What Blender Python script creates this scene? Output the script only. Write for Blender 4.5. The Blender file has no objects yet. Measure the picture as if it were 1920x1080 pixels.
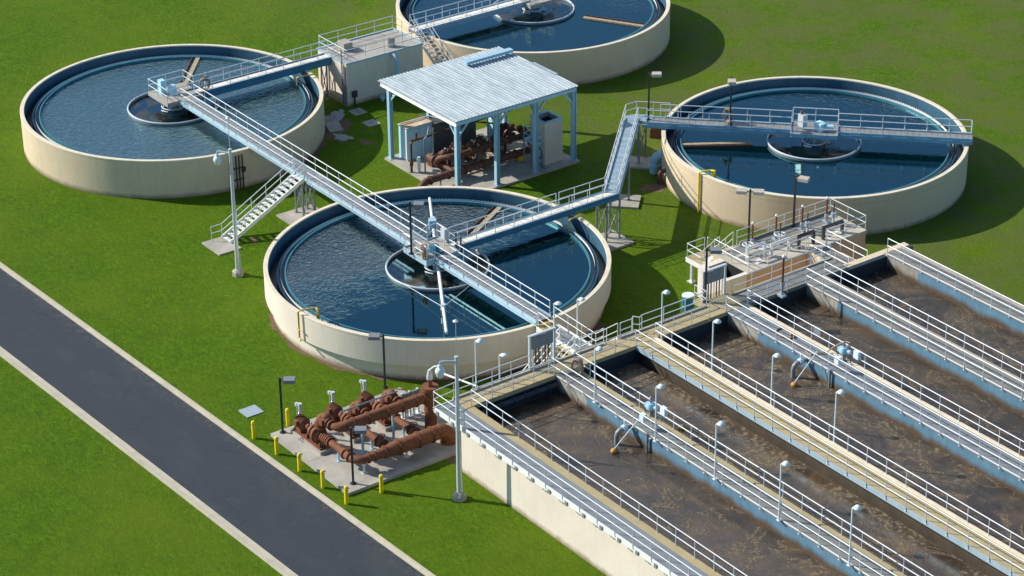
import bpy, math, random
from mathutils import Vector, Matrix
random.seed(7)
PI = math.pi
S = bpy.context.scene
COL = S.collection
W = {}          # world origin of every object built here

# ------------------------------------------------------------------ mesh builder
class MB:
    def __init__(s): s.v = []; s.f = []; s.sm = []
    def add(s, vs, fs, smooth=False):
        o = len(s.v); s.v += [tuple(v) for v in vs]
        for f in fs: s.f.append([i + o for i in f]); s.sm.append(smooth)
        return s
    def box(s, x0, x1, y0, y1, z0, z1):
        vs = [(x, y, z) for z in (z0, z1) for y in (y0, y1) for x in (x0, x1)]
        return s.add(vs, [(0, 2, 3, 1), (4, 5, 7, 6), (0, 1, 5, 4), (2, 6, 7, 3), (0, 4, 6, 2), (1, 3, 7, 5)])
    def hexa(s, bot, top):
        n = len(bot)
        vs = list(bot) + list(top)
        fs = [tuple(range(n - 1, -1, -1)), tuple(range(n, 2 * n))]
        fs += [(i, (i + 1) % n, n + (i + 1) % n, n + i) for i in range(n)]
        return s.add(vs, fs)
    def prism(s, poly, z0, z1):
        return s.hexa([(x, y, z0) for x, y in poly], [(x, y, z1) for x, y in poly])
    def obox(s, p, q, w, z0, z1, off=0.0):
        """box along p->q (2d), width w, sideways offset off (left positive)"""
        p = Vector(p[:2]); q = Vector(q[:2]); d = (q - p).normalized(); n = Vector((-d.y, d.x))
        a = n * (off + w / 2); b = n * (off - w / 2)
        return s.prism([tuple(p + b), tuple(q + b), tuple(q + a), tuple(p + a)], z0, z1)
    def beam(s, p, q, w, h):
        """rectangular bar between two 3d points"""
        p = Vector(p); q = Vector(q); d = (q - p).normalized()
        u = d.cross(Vector((0, 0, 1)))
        if u.length < 1e-4: u = Vector((1, 0, 0))
        u.normalize(); t = u.cross(d)
        c = [u * w / 2 + t * h / 2, -u * w / 2 + t * h / 2, -u * w / 2 - t * h / 2, u * w / 2 - t * h / 2]
        return s.hexa([p + k for k in c], [q + k for k in c])
    def tube(s, pts, r, n=8, caps=True, smooth=True, closed=False):
        pts = [Vector(p) for p in pts]
        rs = r if isinstance(r, (list, tuple)) else [r] * len(pts)
        m = len(pts); vs = []; u = None
        for i, p in enumerate(pts):
            a = pts[(i - 1) % m] if (closed or i > 0) else pts[0]
            b = pts[(i + 1) % m] if (closed or i < m - 1) else pts[-1]
            d = (b - a)
            d = d.normalized() if d.length > 1e-9 else Vector((0, 0, 1))
            if u is None:
                u = d.cross(Vector((0, 0, 1)))
                if u.length < 1e-3: u = d.cross(Vector((1, 0, 0)))
            u = (u - d * u.dot(d)).normalized(); t = d.cross(u)
            k = 1.0
            if 0 < i < m - 1 or closed:
                c = (pts[i] - a).normalized().dot((b - pts[i]).normalized())
                k = min(1.6, 1 / max(0.3, math.sqrt(max(0.05, (1 + c) / 2))))
            for j in range(n):
                an = 2 * PI * j / n
                vs.append(p + (u * math.cos(an) + t * math.sin(an)) * rs[i] * (1 if k < 1.05 else k ** .5))
        fs = []
        for i in range(m if closed else m - 1):
            i2 = (i + 1) % m
            for j in range(n):
                j2 = (j + 1) % n
                fs.append((i * n + j, i * n + j2, i2 * n + j2, i2 * n + j))
        s.add(vs, fs, smooth)
        if caps and not closed:
            s.add(vs[:n], [tuple(range(n - 1, -1, -1))]); s.add(vs[-n:], [tuple(range(n))])
        return s
    def cyl(s, x, y, z0, z1, r, n=16, r2=None):
        return s.tube([(x, y, z0), (x, y, z1)], [r, r if r2 is None else r2], n)
    def lathe(s, c, prof, n=48, a0=0.0, a1=2 * PI, smooth=True, closed_prof=False):
        """prof: list of (radius, z); revolve about the vertical at c=(x, y)"""
        full = abs(a1 - a0 - 2 * PI) < 1e-6
        m = n if full else n + 1
        vs = []
        for i in range(m):
            a = a0 + (a1 - a0) * i / n
            for r, z in prof: vs.append((c[0] + r * math.cos(a), c[1] + r * math.sin(a), z))
        k = len(prof); fs = []
        for i in range(n):
            i2 = (i + 1) % m
            for j in range(k if closed_prof else k - 1):
                j2 = (j + 1) % k
                fs.append((i * k + j, i2 * k + j, i2 * k + j2, i * k + j2))
        s.add(vs, fs, smooth)
        if closed_prof and not full:
            s.add(vs[:k], [tuple(range(k))]); s.add(vs[-k:], [tuple(range(k - 1, -1, -1))])
        return s
    def ball(s, c, r, n=14, sz=1.0):
        pr = [(r * math.sin(PI * i / 8), c[2] - r * sz * math.cos(PI * i / 8)) for i in range(9)]
        return s.lathe(c, pr, n)
    def disc(s, c, r, z, n=96):
        return s.add([(c[0] + r * math.cos(2 * PI * i / n), c[1] + r * math.sin(2 * PI * i / n), z) for i in range(n)], [tuple(range(n))])

def mesh_of(name, mb, mat, o):
    me = bpy.data.meshes.new(name)
    me.from_pydata([(x - o[0], y - o[1], z - o[2]) for x, y, z in mb.v], [], mb.f)
    me.polygons.foreach_set('use_smooth', mb.sm)
    me.update()
    if any(mb.sm):
        me.set_sharp_from_angle(angle=math.radians(38))
    if mat: me.materials.append(mat)
    return me

def obj(name, mb, mat, parent=None, label=None):
    if parent is not None: o = W[parent.name]
    else:
        xs = [v[0] for v in mb.v]; ys = [v[1] for v in mb.v]; zs = [v[2] for v in mb.v]
        o = ((min(xs) + max(xs)) / 2, (min(ys) + max(ys)) / 2, min(zs))
    ob = bpy.data.objects.new(name, mesh_of(name, mb, mat, o)); COL.objects.link(ob)
    if parent is not None: ob.parent = parent
    else: ob.location = o
    W[ob.name] = o
    if label: ob['label'] = label
    return ob

def thing(name, label, cat, loc=(0, 0, 0), group=None):
    o = bpy.data.objects.new(name, None); COL.objects.link(o); o.location = loc
    o.empty_display_size = .3
    W[o.name] = tuple(loc); o['label'] = label; o['category'] = cat
    if group: o['group'] = group
    return o
def tag(o, label, cat, group=None):
    o['label'] = label; o['category'] = cat
    if group: o['group'] = group
    return o
def setting(name, mb, mat, kind='structure'):
    o = obj(name, mb, mat); o['kind'] = kind; return o
def copy_tree(o, parent=None):
    c = o.copy(); COL.objects.link(c)
    if parent is not None: c.parent = parent
    W[c.name] = W.get(o.name, (0, 0, 0))
    for ch in list(o.children): copy_tree(ch, c)
    return c
def place(proto, used, loc, rz=0.0, label=None, scale=None):
    r = proto if not used else copy_tree(proto)
    used.append(1)
    r.location = loc; r.rotation_euler = (0, 0, rz)
    if label: r['label'] = label
    if scale: r.scale = scale
    W[r.name] = tuple(loc)
    return r

# ------------------------------------------------------------------ materials
def nodes(name):
    m = bpy.data.materials.new(name); m.use_nodes = True
    nt = m.node_tree; b = nt.nodes['Principled BSDF']
    return m, nt, b
def N(nt, t, **kw):
    n = nt.nodes.new(t)
    for k, v in kw.items():
        if k in n.inputs.keys(): n.inputs[k].default_value = v
        else: setattr(n, k, v)
    return n
def noise(nt, vec, scale, detail=4.0, rough=.6, dist=0.0):
    n = N(nt, 'ShaderNodeTexNoise'); n.inputs['Scale'].default_value = scale
    n.inputs['Detail'].default_value = detail; n.inputs['Roughness'].default_value = rough
    n.inputs['Distortion'].default_value = dist
    nt.links.new(vec, n.inputs['Vector']); return n.outputs['Fac']
def ramp(nt, fac, stops, interp='LINEAR'):
    r = N(nt, 'ShaderNodeValToRGB'); r.color_ramp.interpolation = interp
    e = r.color_ramp.elements
    while len(e) < len(stops): e.new(.5)
    for k, (p, c) in enumerate(stops):
        e[k].position = p; e[k].color = (c[0], c[1], c[2], 1) if len(c) == 3 else c
    nt.links.new(fac, r.inputs['Fac']); return r.outputs['Color']
def mix(nt, fac, a, b, mode='MIX'):
    m = N(nt, 'ShaderNodeMix', data_type='RGBA', blend_type=mode)
    for sock, v in ((m.inputs[0], fac), (m.inputs[6], a), (m.inputs[7], b)):
        if hasattr(v, 'links'): nt.links.new(v, sock)
        elif isinstance(v, (int, float)): sock.default_value = v
        else: sock.default_value = (v[0], v[1], v[2], 1)
    return m.outputs[2]
def mapr(nt, val, a, b, c=0.0, d=1.0):
    m = N(nt, 'ShaderNodeMapRange'); m.inputs[1].default_value = a; m.inputs[2].default_value = b
    m.inputs[3].default_value = c; m.inputs[4].default_value = d
    nt.links.new(val, m.inputs[0]); return m.outputs[0]
def math_(nt, op, a, b=None):
    m = N(nt, 'ShaderNodeMath', operation=op)
    for i, v in enumerate((a, b)):
        if v is None: continue
        if hasattr(v, 'links'): nt.links.new(v, m.inputs[i])
        else: m.inputs[i].default_value = v
    return m.outputs[0]
def bump(nt, b, h, strength=.3, dist=.02):
    n = N(nt, 'ShaderNodeBump'); n.inputs['Strength'].default_value = strength; n.inputs['Distance'].default_value = dist
    nt.links.new(h, n.inputs['Height']); nt.links.new(n.outputs['Normal'], b.inputs['Normal']); return n
def coords(nt):
    return N(nt, 'ShaderNodeTexCoord').outputs['Object']
def world_pos(nt):
    return N(nt, 'ShaderNodeNewGeometry').outputs['Position']
def scaled(nt, vec, sx, sy, sz):
    m = N(nt, 'ShaderNodeMapping'); m.inputs['Scale'].default_value = (sx, sy, sz)
    nt.links.new(vec, m.inputs['Vector']); return m.outputs['Vector']

def surf(name, col, rough=.7, metal=0.0, var=.18, scale=1.2, fine=25.0, bmp=.15, streak=0.0, spec=.4, dark=None, dist=.01, splash=False):
    """painted / concrete / metal surface with blotches, fine grain and optional vertical streaks"""
    m, nt, b = nodes(name); v = world_pos(nt)
    n1 = noise(nt, v, scale, 5, .65); n2 = noise(nt, v, fine, 3, .6)
    lo = tuple(c * (1 - var) for c in col) if dark is None else dark
    hi = tuple(min(1, c * (1 + var * .6)) for c in col)
    c = ramp(nt, n1, [(.3, lo), (.7, hi)])
    c = mix(nt, .35, c, ramp(nt, n2, [(.3, tuple(k * .8 for k in col)), (.7, tuple(min(1, k * 1.12) for k in col))]))
    if streak:
        st = noise(nt, scaled(nt, v, 3.2, 3.2, .16), 1.6, 4, .6)
        f = math_(nt, 'MULTIPLY', mapr(nt, st, .5, .78), streak)
        c = mix(nt, f, c, tuple(k * .55 for k in col))
    if splash:
        sp = N(nt, 'ShaderNodeSeparateXYZ'); nt.links.new(v, sp.inputs[0])
        zz = math_(nt, 'SUBTRACT', sp.outputs[2], math_(nt, 'MULTIPLY', noise(nt, v, 1.7, 6, .75), .55))
        c = mix(nt, mapr(nt, zz, .12, -.22, 0, .8), c, (.20, .14, .08))
        dr = math_(nt, 'MULTIPLY', mapr(nt, noise(nt, scaled(nt, v, 2.2, 2.2, .05), 2.0, 5, .7), .56, .70), mapr(nt, sp.outputs[2], 1.6, 2.9))
        c = mix(nt, math_(nt, 'MULTIPLY', dr, .32), c, tuple(k * .5 for k in col))
    nt.links.new(c, b.inputs['Base Color'])
    b.inputs['Roughness'].default_value = rough; b.inputs['Metallic'].default_value = metal
    b.inputs['Specular IOR Level'].default_value = spec
    if bmp: bump(nt, b, n2, bmp, dist)
    return m

M = {}
M['cream'] = surf('cream_wall_paint', (.75, .665, .555), .8, var=.12, scale=.35, fine=9, bmp=.08, streak=.14, splash=True)
M['tan'] = surf('tan_wall_paint', (.68, .55, .38), .8, var=.10, scale=.4, fine=9, bmp=.08, streak=.18, splash=True)
M['peach'] = surf('peach_wall_paint', (.66, .42, .25), .8, var=.12, scale=.5, fine=9, bmp=.08, streak=.2)
M['rim'] = surf('rim_concrete', (.74, .65, .49), .85, var=.2, scale=1.5, fine=12, bmp=.2)
M['inner'] = surf('tank_inner_concrete', (.045, .130, .195), .6, var=.3, scale=.7, fine=12, bmp=.12, streak=.5)
M['channel'] = surf('wet_channel_concrete', (.05, .058, .06), .35, var=.4, scale=1.0, bmp=.1)
M['hwdeck'] = surf('pale_deck_concrete', (.50, .45, .36), .9, var=.28, scale=.8, fine=14, bmp=.25)
M['concrete'] = surf('grey_concrete', (.40, .37, .32), .9, var=.25, scale=.8, fine=14, bmp=.25)
M['pad'] = surf('pad_concrete', (.41, .38, .325), .9, var=.42, scale=.7, fine=16, bmp=.2)
M['tanconc'] = surf('tan_deck_concrete', (.42, .345, .19), .9, var=.2, scale=.9, fine=14, bmp=.25)
M['greydeck'] = surf('grey_deck', (.215, .215, .20), .85, var=.2, scale=1.0, fine=40, bmp=.3)
M['steel'] = surf('galvanised_steel', (.62, .66, .68), .42, .25, var=.12, scale=2.5, fine=30, bmp=.05)
M['rail'] = surf('galvanised_rail', (.72, .75, .76), .38, .2, var=.08, scale=3, fine=30, bmp=0)
M['girder'] = surf('blue_grey_girder', (.40, .53, .60), .45, .15, var=.15, scale=1.5, fine=20, bmp=.05, streak=.25)
M['bluesteel'] = surf('light_blue_steel', (.36, .58, .70), .5, .1, var=.1, scale=2, fine=20, bmp=.05, streak=.15)
M['white'] = surf('white_paint', (.80, .80, .77), .5, 0, var=.06, scale=2, fine=20, bmp=.03)
M['rust'] = surf('red_brown_pipe_paint', (.215, .088, .047), .78, 0, var=.5, scale=2.6, fine=16, bmp=.4, spec=.2, streak=.35)
M['rustdark'] = surf('rusty_dark_pipe', (.13, .055, .032), .65, 0, var=.5, scale=4, fine=22, bmp=.3)
M['yellow'] = surf('yellow_paint', (.84, .66, .012), .5, 0, var=.12, scale=6, fine=30, bmp=.05)
M['yellowpipe'] = surf('faded_yellow_paint', (.58, .42, .10), .55, 0, var=.2, scale=4, fine=30, bmp=.05)
M['dark'] = surf('dark_bronze_paint', (.045, .048, .052), .5, 0, var=.25, scale=3, bmp=.05)
M['head'] = surf('grey_lamp_housing', (.20, .215, .225), .5, 0, var=.15, scale=5, bmp=.03)
M['headlight'] = surf('pale_lamp_housing', (.50, .45, .37), .5, 0, var=.15, scale=5, bmp=.03)
M['galvdark'] = surf('dull_galvanised_steel', (.26, .29, .31), .55, .3, var=.2, scale=4, bmp=.1)
M['galvlight'] = surf('grey_blue_casting', (.36, .43, .47), .5, .1, var=.2, scale=5, bmp=.1)
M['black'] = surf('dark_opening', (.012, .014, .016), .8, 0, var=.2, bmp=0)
M['kerb'] = surf('kerb_concrete', (.50, .455, .35), .9, var=.22, scale=1.0, fine=18, bmp=.25)
M['soil'] = surf('bare_soil', (.16, .105, .06), .95, var=.45, scale=3, fine=14, bmp=.8, dist=.04)
M['gravel'] = surf('pale_gravel', (.42, .42, .40), .95, var=.35, scale=5, fine=18, bmp=1.0, dist=.05)
M['teal'] = surf('teal_weir_plate', (.07, .25, .32), .35, .25, var=.2, scale=2, bmp=.05)
M['greyplate'] = surf('grey_panel', (.22, .25, .27), .5, .2, var=.15, scale=2, bmp=.05)
M['cabblue'] = surf('blue_cabinet_paint', (.44, .74, .90), .45, 0, var=.08, scale=1.5, bmp=.03, streak=.15)
M['cabtan'] = surf('tan_cabinet_paint', (.62, .57, .48), .5, 0, var=.08, scale=1.5, bmp=.03, streak=.25)
M['cabgrey'] = surf('dark_grey_cabinet', (.10, .10, .10), .6, 0, var=.25, scale=1.5, bmp=.05)
M['rusttop'] = surf('rusted_sheet_top', (.66, .56, .42), .7, 0, var=.3, scale=1.1, fine=8, bmp=.1, dark=(.34, .15, .06))
M['scum'] = surf('brown_scum', (.045, .030, .018), .18, 0, var=.5, scale=.7, bmp=.2)
def mat_scum():
    m, nt, b = nodes('feed_well_surface'); v = world_pos(nt)
    k = mapr(nt, noise(nt, v, .42, 4, .6, 1.0), .47, .62); g = noise(nt, v, 6, 4, .7)
    c = mix(nt, k, (.002, .006, .008), ramp(nt, g, [(.3, (.030, .018, .010)), (.7, (.085, .056, .032))]))
    nt.links.new(c, b.inputs['Base Color']); nt.links.new(mapr(nt, k, 0, 1, .04, .45), b.inputs['Roughness'])
    nt.links.new(mapr(nt, k, 0, 1, 2.5, 1.4), b.inputs['IOR']); b.inputs['Specular Tint'].default_value = (.5, .9, 1, 1)
    bump(nt, b, g, .15, .02); return m
M['scum'] = mat_scum()
M['foamedge'] = surf('scum_beam', (.42, .34, .22), .7, 0, var=.45, scale=2.5, fine=10, bmp=.3)
M['hose'] = surf('tan_rubber_hose', (.38, .25, .15), .6, 0, var=.2, scale=6, bmp=0)
M['drum'] = surf('blue_plastic_drum', (.02, .16, .25), .35, 0, var=.1, bmp=0)
M['orange'] = surf('orange_float', (.50, .24, .06), .5, 0, var=.3, scale=6, bmp=.05)
M['chrome'] = surf('bright_steel', (.75, .75, .72), .15, .9, var=.05, bmp=0)
M['glassy'] = surf('pale_lens', (.75, .74, .62), .15, 0, var=.05, bmp=0)
M['lampwhite'] = surf('pale_blue_lamp_paint', (.68, .78, .82), .4, 0, var=.05, bmp=0)

def mat_grating(name, col, sx, sy, gap=.35):
    """bar grating: fine dark slots across the walkway"""
    m, nt, b = nodes(name); v = world_pos(nt)
    sep = N(nt, 'ShaderNodeSeparateXYZ'); nt.links.new(v, sep.inputs[0])
    t = math_(nt, 'ADD', math_(nt, 'MULTIPLY', sep.outputs[0], sx), math_(nt, 'MULTIPLY', sep.outputs[1], sy))
    fr = math_(nt, 'FRACT', t)
    slot = mapr(nt, math_(nt, 'ABSOLUTE', math_(nt, 'SUBTRACT', fr, .5)), .36, .48)
    n1 = noise(nt, v, 1.3, 4, .6)
    c = ramp(nt, n1, [(.3, tuple(k * .8 for k in col)), (.7, tuple(min(1, k * 1.1) for k in col))])
    c = mix(nt, math_(nt, 'MULTIPLY', slot, gap), c, tuple(k * .25 for k in col))
    nt.links.new(c, b.inputs['Base Color']); b.inputs['Roughness'].default_value = .6; b.inputs['Metallic'].default_value = .1
    bump(nt, b, math_(nt, 'SUBTRACT', 1.0, slot), .4, .01)
    return m
M['grate_x'] = mat_grating('grey_bar_grating', (.30, .31, .31), 2.2, 0, .6)
M['grate_y'] = mat_grating('pale_plank_grating', (.86, .82, .72), 0, 2.2, .30)
M['grate_d'] = mat_grating('blue_grey_grating', (.30, .40, .46), -.75, .75, .35)
M['grate_t'] = mat_grating('dull_grey_grating', (.26, .27, .27), 1.6, 1.6, .35)
M['grate_s'] = mat_grating('walkway_slotted_grating', (.24, .26, .275), .0, 7.0, .55)

def mat_grass():
    m, nt, b = nodes('lawn_grass'); v = world_pos(nt)
    big = noise(nt, v, .09, 4, .6); mid = noise(nt, v, .8, 5, .7, .5)
    fine = noise(nt, scaled(nt, v, 1, 1.5, 1), 2.6, 9, .80, .6); tiny = noise(nt, v, 14, 4, .8)
    c = ramp(nt, fine, [(.36, (.020, .066, .002)), (.46, (.080, .170, .004)), (.55, (.126, .236, .006)), (.66, (.225, .335, .018))])
    c = mix(nt, .40, c, ramp(nt, tiny, [(.38, (.012, .048, .001)), (.5, (.090, .188, .004)), (.62, (.23, .33, .014))]))
    c = mix(nt, mapr(nt, mid, .42, .66, 0, .55), c, (.058, .125, .003))
    c = mix(nt, mapr(nt, big, .42, .66, 0, .55), c, (.150, .215, .012))
    pale = mapr(nt, noise(nt, v, 1.5, 7, .82), .62, .78, 0, .45)
    c = mix(nt, pale, c, (.21, .225, .05))
    sp = N(nt, 'ShaderNodeSeparateXYZ'); nt.links.new(v, sp.inputs[0])
    dry = math_(nt, 'MULTIPLY', mapr(nt, sp.outputs[1], 14, 30, 0, .8), mapr(nt, noise(nt, v, .25, 5, .7), .38, .6))
    c = mix(nt, dry, c, (.135, .155, .045))
    bare = math_(nt, 'MULTIPLY', mapr(nt, noise(nt, v, .33, 3, .6), .66, .74), mapr(nt, noise(nt, v, 3.0, 6, .8), .50, .66, 0, .7))
    c = mix(nt, bare, c, (.17, .12, .055))
    nt.links.new(c, b.inputs['Base Color']); b.inputs['Roughness'].default_value = .9; b.inputs['Specular IOR Level'].default_value = .1
    h = math_(nt, 'ADD', fine, math_(nt, 'MULTIPLY', tiny, .7))
    bump(nt, b, h, 1.0, .16)
    return m
M['grass'] = mat_grass()

def math_vec(nt, v, h):
    n = N(nt, 'ShaderNodeVectorMath', operation='ADD'); nt.links.new(v, n.inputs[0]); nt.links.new(h, n.inputs[1]); return n.outputs[0]
def mat_asphalt():
    m, nt, b = nodes('dark_asphalt'); v = world_pos(nt)
    big = noise(nt, scaled(nt, v, .35, 1, 1), .5, 4, .6); fine = noise(nt, v, 40, 3, .7); md = noise(nt, v, 2.0, 6, .75)
    c = ramp(nt, fine, [(.3, (.017, .024, .033)), (.7, (.034, .043, .056))])
    c = mix(nt, mapr(nt, big, .5, .75, 0, .45), c, (.058, .060, .062))
    sep = N(nt, 'ShaderNodeSeparateXYZ'); nt.links.new(v, sep.inputs[0])
    edge = math_(nt, 'SUBTRACT', sep.outputs[1], math_(nt, 'MULTIPLY', sep.outputs[0], .037))
    e = math_(nt, 'MULTIPLY', mapr(nt, edge, -21.5, -20.4), mapr(nt, md, .48, .66))
    c = mix(nt, math_(nt, 'MULTIPLY', e, .6), c, (.15, .125, .10))
    st = math_(nt, 'MULTIPLY', mapr(nt, noise(nt, v, .7, 5, .7), .58, .72, 0, .5), mapr(nt, fine, .3, .6))
    c = mix(nt, st, c, (.085, .082, .078))
    wheel = mapr(nt, math_(nt, 'ABSOLUTE', math_(nt, 'SUBTRACT', math_(nt, 'ABSOLUTE', math_(nt, 'ADD', edge, 23.3)), 1.0)), .55, .0, 0, .35)
    c = mix(nt, math_(nt, 'MULTIPLY', wheel, mapr(nt, md, .35, .6)), c, (.028, .033, .040))
    ck = N(nt, 'ShaderNodeTexVoronoi', feature='DISTANCE_TO_EDGE'); ck.inputs['Scale'].default_value = .22
    nt.links.new(math_vec(nt, v, md), ck.inputs['Vector'])
    cr = math_(nt, 'MULTIPLY', mapr(nt, ck.outputs['Distance'], .0, .010, 1, 0), mapr(nt, noise(nt, v, .25, 2, .5), .5, .56))
    c = mix(nt, math_(nt, 'MULTIPLY', cr, .7), c, (.012, .013, .014))
    nt.links.new(c, b.inputs['Base Color']); b.inputs['Roughness'].default_value = .85
    bump(nt, b, fine, .3, .01); return m
M['asphalt'] = mat_asphalt()

def mat_tank_water(name, cx, cy, wind, tint, glint):
    m, nt, b = nodes(name); v = world_pos(nt)
    sep = N(nt, 'ShaderNodeSeparateXYZ'); nt.links.new(v, sep.inputs[0])
    # wind ruffles one side of the tank, the lee side is calm
    t = math_(nt, 'ADD', math_(nt, 'MULTIPLY', math_(nt, 'SUBTRACT', sep.outputs[0], cx), wind[0]), math_(nt, 'MULTIPLY', math_(nt, 'SUBTRACT', sep.outputs[1], cy), wind[1]))
    t = math_(nt, 'ADD', t, math_(nt, 'MULTIPLY', math_(nt, 'SUBTRACT', noise(nt, v, .22, 3, .6), .5), 9.0))
    mask = mapr(nt, t, wind[2], wind[3], wind[4], wind[5])
    rip = noise(nt, scaled(nt, v, 1.0, .8, 1), 3.0, 3, .55, .6)
    rip2 = noise(nt, v, 7.5, 2, .5)
    h = math_(nt, 'MULTIPLY', math_(nt, 'ADD', rip, math_(nt, 'MULTIPLY', rip2, .22)), mask)
    bump(nt, b, h, 1.0, .072)
    b.inputs['Base Color'].default_value = (tint[0], tint[1], tint[2], 1)
    b.inputs['Roughness'].default_value = .02; b.inputs['IOR'].default_value = 2.5
    nt.links.new(mix(nt, mapr(nt, mask, .25, 1.1), (.42, .93, .97), glint), b.inputs['Specular Tint'])
    return m
def mat_basin_water(name, seed, foam, bank=(0, 0)):
    m, nt, b = nodes(name); v0 = world_pos(nt)
    mp = N(nt, 'ShaderNodeMapping'); mp.inputs['Location'].default_value = (seed * 7.3, seed * 3.1, seed); nt.links.new(v0, mp.inputs['Vector']); v = mp.outputs['Vector']
    big = noise(nt, scaled(nt, v, .75, 1, 1), .22, 5, .62, 1.2)
    lump = N(nt, 'ShaderNodeTexVoronoi', feature='SMOOTH_F1'); lump.inputs['Scale'].default_value = 3.3
    wob = N(nt, 'ShaderNodeVectorMath', operation='ADD'); nt.links.new(v, wob.inputs[0])
    nt.links.new(N(nt, 'ShaderNodeTexNoise').outputs['Color'], wob.inputs[1]); nt.links.new(wob.outputs[0], lump.inputs['Vector']); lumps = lump.outputs['Distance']
    grain = noise(nt, v, 8, 4, .7)
    sw = noise(nt, scaled(nt, v, .9, 1.1, 1), .24, 3, .5, 1.6)
    patchy = noise(nt, v, .42, 4, .65)
    wide = mapr(nt, patchy, .40, .68, .004, .075)
    d1 = math_(nt, 'ABSOLUTE', math_(nt, 'SUBTRACT', sw, .5))
    line = math_(nt, 'SUBTRACT', 1.0, math_(nt, 'MINIMUM', math_(nt, 'DIVIDE', d1, wide), 1.0))
    line2 = mapr(nt, noise(nt, v, 1.3, 6, .8), .52, .72, 0, .5)
    sp = N(nt, 'ShaderNodeSeparateXYZ'); nt.links.new(v0, sp.inputs[0])
    lean = math_(nt, 'MULTIPLY', math_(nt, 'SUBTRACT', sp.outputs[1], bank[0]), bank[1])
    area = mapr(nt, math_(nt, 'ADD', big, lean), foam[0], foam[1])
    specks = mapr(nt, math_(nt, 'ADD', math_(nt, 'MULTIPLY', lumps, 1.0), math_(nt, 'MULTIPLY', grain, .6)), .46, .74)
    f1 = math_(nt, 'MULTIPLY', area, mapr(nt, specks, 0, 1, .95, .16))
    f2 = math_(nt, 'MULTIPLY', math_(nt, 'MAXIMUM', line, line2), math_(nt, 'MULTIPLY', mapr(nt, grain, .40, .58), foam[2] * 1.0))
    f = math_(nt, 'MINIMUM', math_(nt, 'MAXIMUM', f1, f2), .9)
    base = ramp(nt, noise(nt, v, .35, 4, .6, 1), [(.38, (.040, .032, .027)), (.54, (.066, .048, .034)), (.70, (.112, .072, .038))])
    foamc = ramp(nt, grain, [(.3, (.115, .088, .052)), (.52, (.22, .17, .10)), (.72, (.40, .325, .205))])
    c = mix(nt, f, base, foamc); nt.links.new(c, b.inputs['Base Color'])
    r = mapr(nt, f, 0, .5, .14, .85); nt.links.new(r, b.inputs['Roughness'])
    b.inputs['IOR'].default_value = 1.5
    h = math_(nt, 'ADD', math_(nt, 'MULTIPLY', grain, .22), math_(nt, 'MULTIPLY', f, .9)); bump(nt, b, h, .5, .05)
    return m
def mat_basin_wall():
    m, nt, b = nodes('stained_basin_wall'); v = world_pos(nt)
    n1 = noise(nt, v, .9, 5, .65); st = noise(nt, scaled(nt, v, 2.5, 2.5, .2), 1.8, 4, .6); fine = noise(nt, v, 16, 3, .6)
    sep = N(nt, 'ShaderNodeSeparateXYZ'); nt.links.new(v, sep.inputs[0])
    bare = ramp(nt, n1, [(.3, (.24, .23, .20)), (.7, (.42, .40, .34))])
    coat = ramp(nt, n1, [(.3, (.080, .185, .270)), (.7, (.125, .250, .345))])
    c = mix(nt, mapr(nt, sep.outputs[0], 22.75, 22.78), bare, coat)               # blue coating starts past the first bay
    c = mix(nt, mapr(nt, st, .5, .75, 0, .45), c, (.05, .09, .11))
    zz = math_(nt, 'ADD', sep.outputs[2], math_(nt, 'MULTIPLY', math_(nt, 'SUBTRACT', noise(nt, scaled(nt, v, 1, 1, .4), .8, 4, .6), .5), .7))
    c = mix(nt, mapr(nt, zz, 4.15, 3.75), c, (.085, .056, .030))          # sludge tide mark above the water
    nt.links.new(c, b.inputs['Base Color']); b.inputs['Roughness'].default_value = .7
    bump(nt, b, fine, .2, .01); return m
M['basinwall'] = mat_basin_wall()
M['shadedark'] = surf('dark_shaded_wall', (.022, .040, .052), .5, var=.5, scale=.8, fine=12, bmp=.15, streak=.5)  # darker basin wall copy: shade of the inner end face put into the colour
M['midblue'] = surf('mid_blue_girder_paint', (.20, .40, .52), .5, .0, var=.2, scale=1.2, fine=20, bmp=.05, streak=.2)
M['sludge'] = surf('sludge_stained_wall', (.085, .066, .047), .6, var=.4, scale=1.0, fine=12, bmp=.2, streak=.4)
M['deepblue'] = surf('deep_blue_girder_paint', (.055, .21, .32), .5, .0, var=.2, scale=1.2, fine=20, bmp=.05, streak=.2)
def mat_roof():
    m, nt, b = nodes('weathered_rib_shaded_sheet'); v = world_pos(nt)
    n1 = noise(nt, scaled(nt, v, .25, 2.2, 1), 1.6, 5, .65); n2 = noise(nt, v, 1.3, 6, .75); n3 = noise(nt, scaled(nt, v, .4, 3, 1), 4, 3, .7)
    c = ramp(nt, n1, [(.34, (.30, .37, .41)), (.62, (.52, .58, .60))])
    c = mix(nt, mapr(nt, n2, .5, .7, 0, .6), c, (.62, .67, .69))
    c = mix(nt, mapr(nt, n3, .52, .70, 0, .5), c, (.18, .245, .285))
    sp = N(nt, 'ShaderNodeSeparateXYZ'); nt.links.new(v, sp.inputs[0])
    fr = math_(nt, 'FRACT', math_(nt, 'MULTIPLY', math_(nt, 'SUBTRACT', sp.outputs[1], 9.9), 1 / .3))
    c = mix(nt, mapr(nt, math_(nt, 'ABSOLUTE', math_(nt, 'SUBTRACT', fr, .60)), .10, .04, 0, .6), c, (.16, .21, .24))  # rib shading put into the colour as a dark stripe beside each rib
    nt.links.new(c, b.inputs['Base Color']); b.inputs['Roughness'].default_value = .5; b.inputs['Metallic'].default_value = .1
    return m
M['roof'] = mat_roof()

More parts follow.
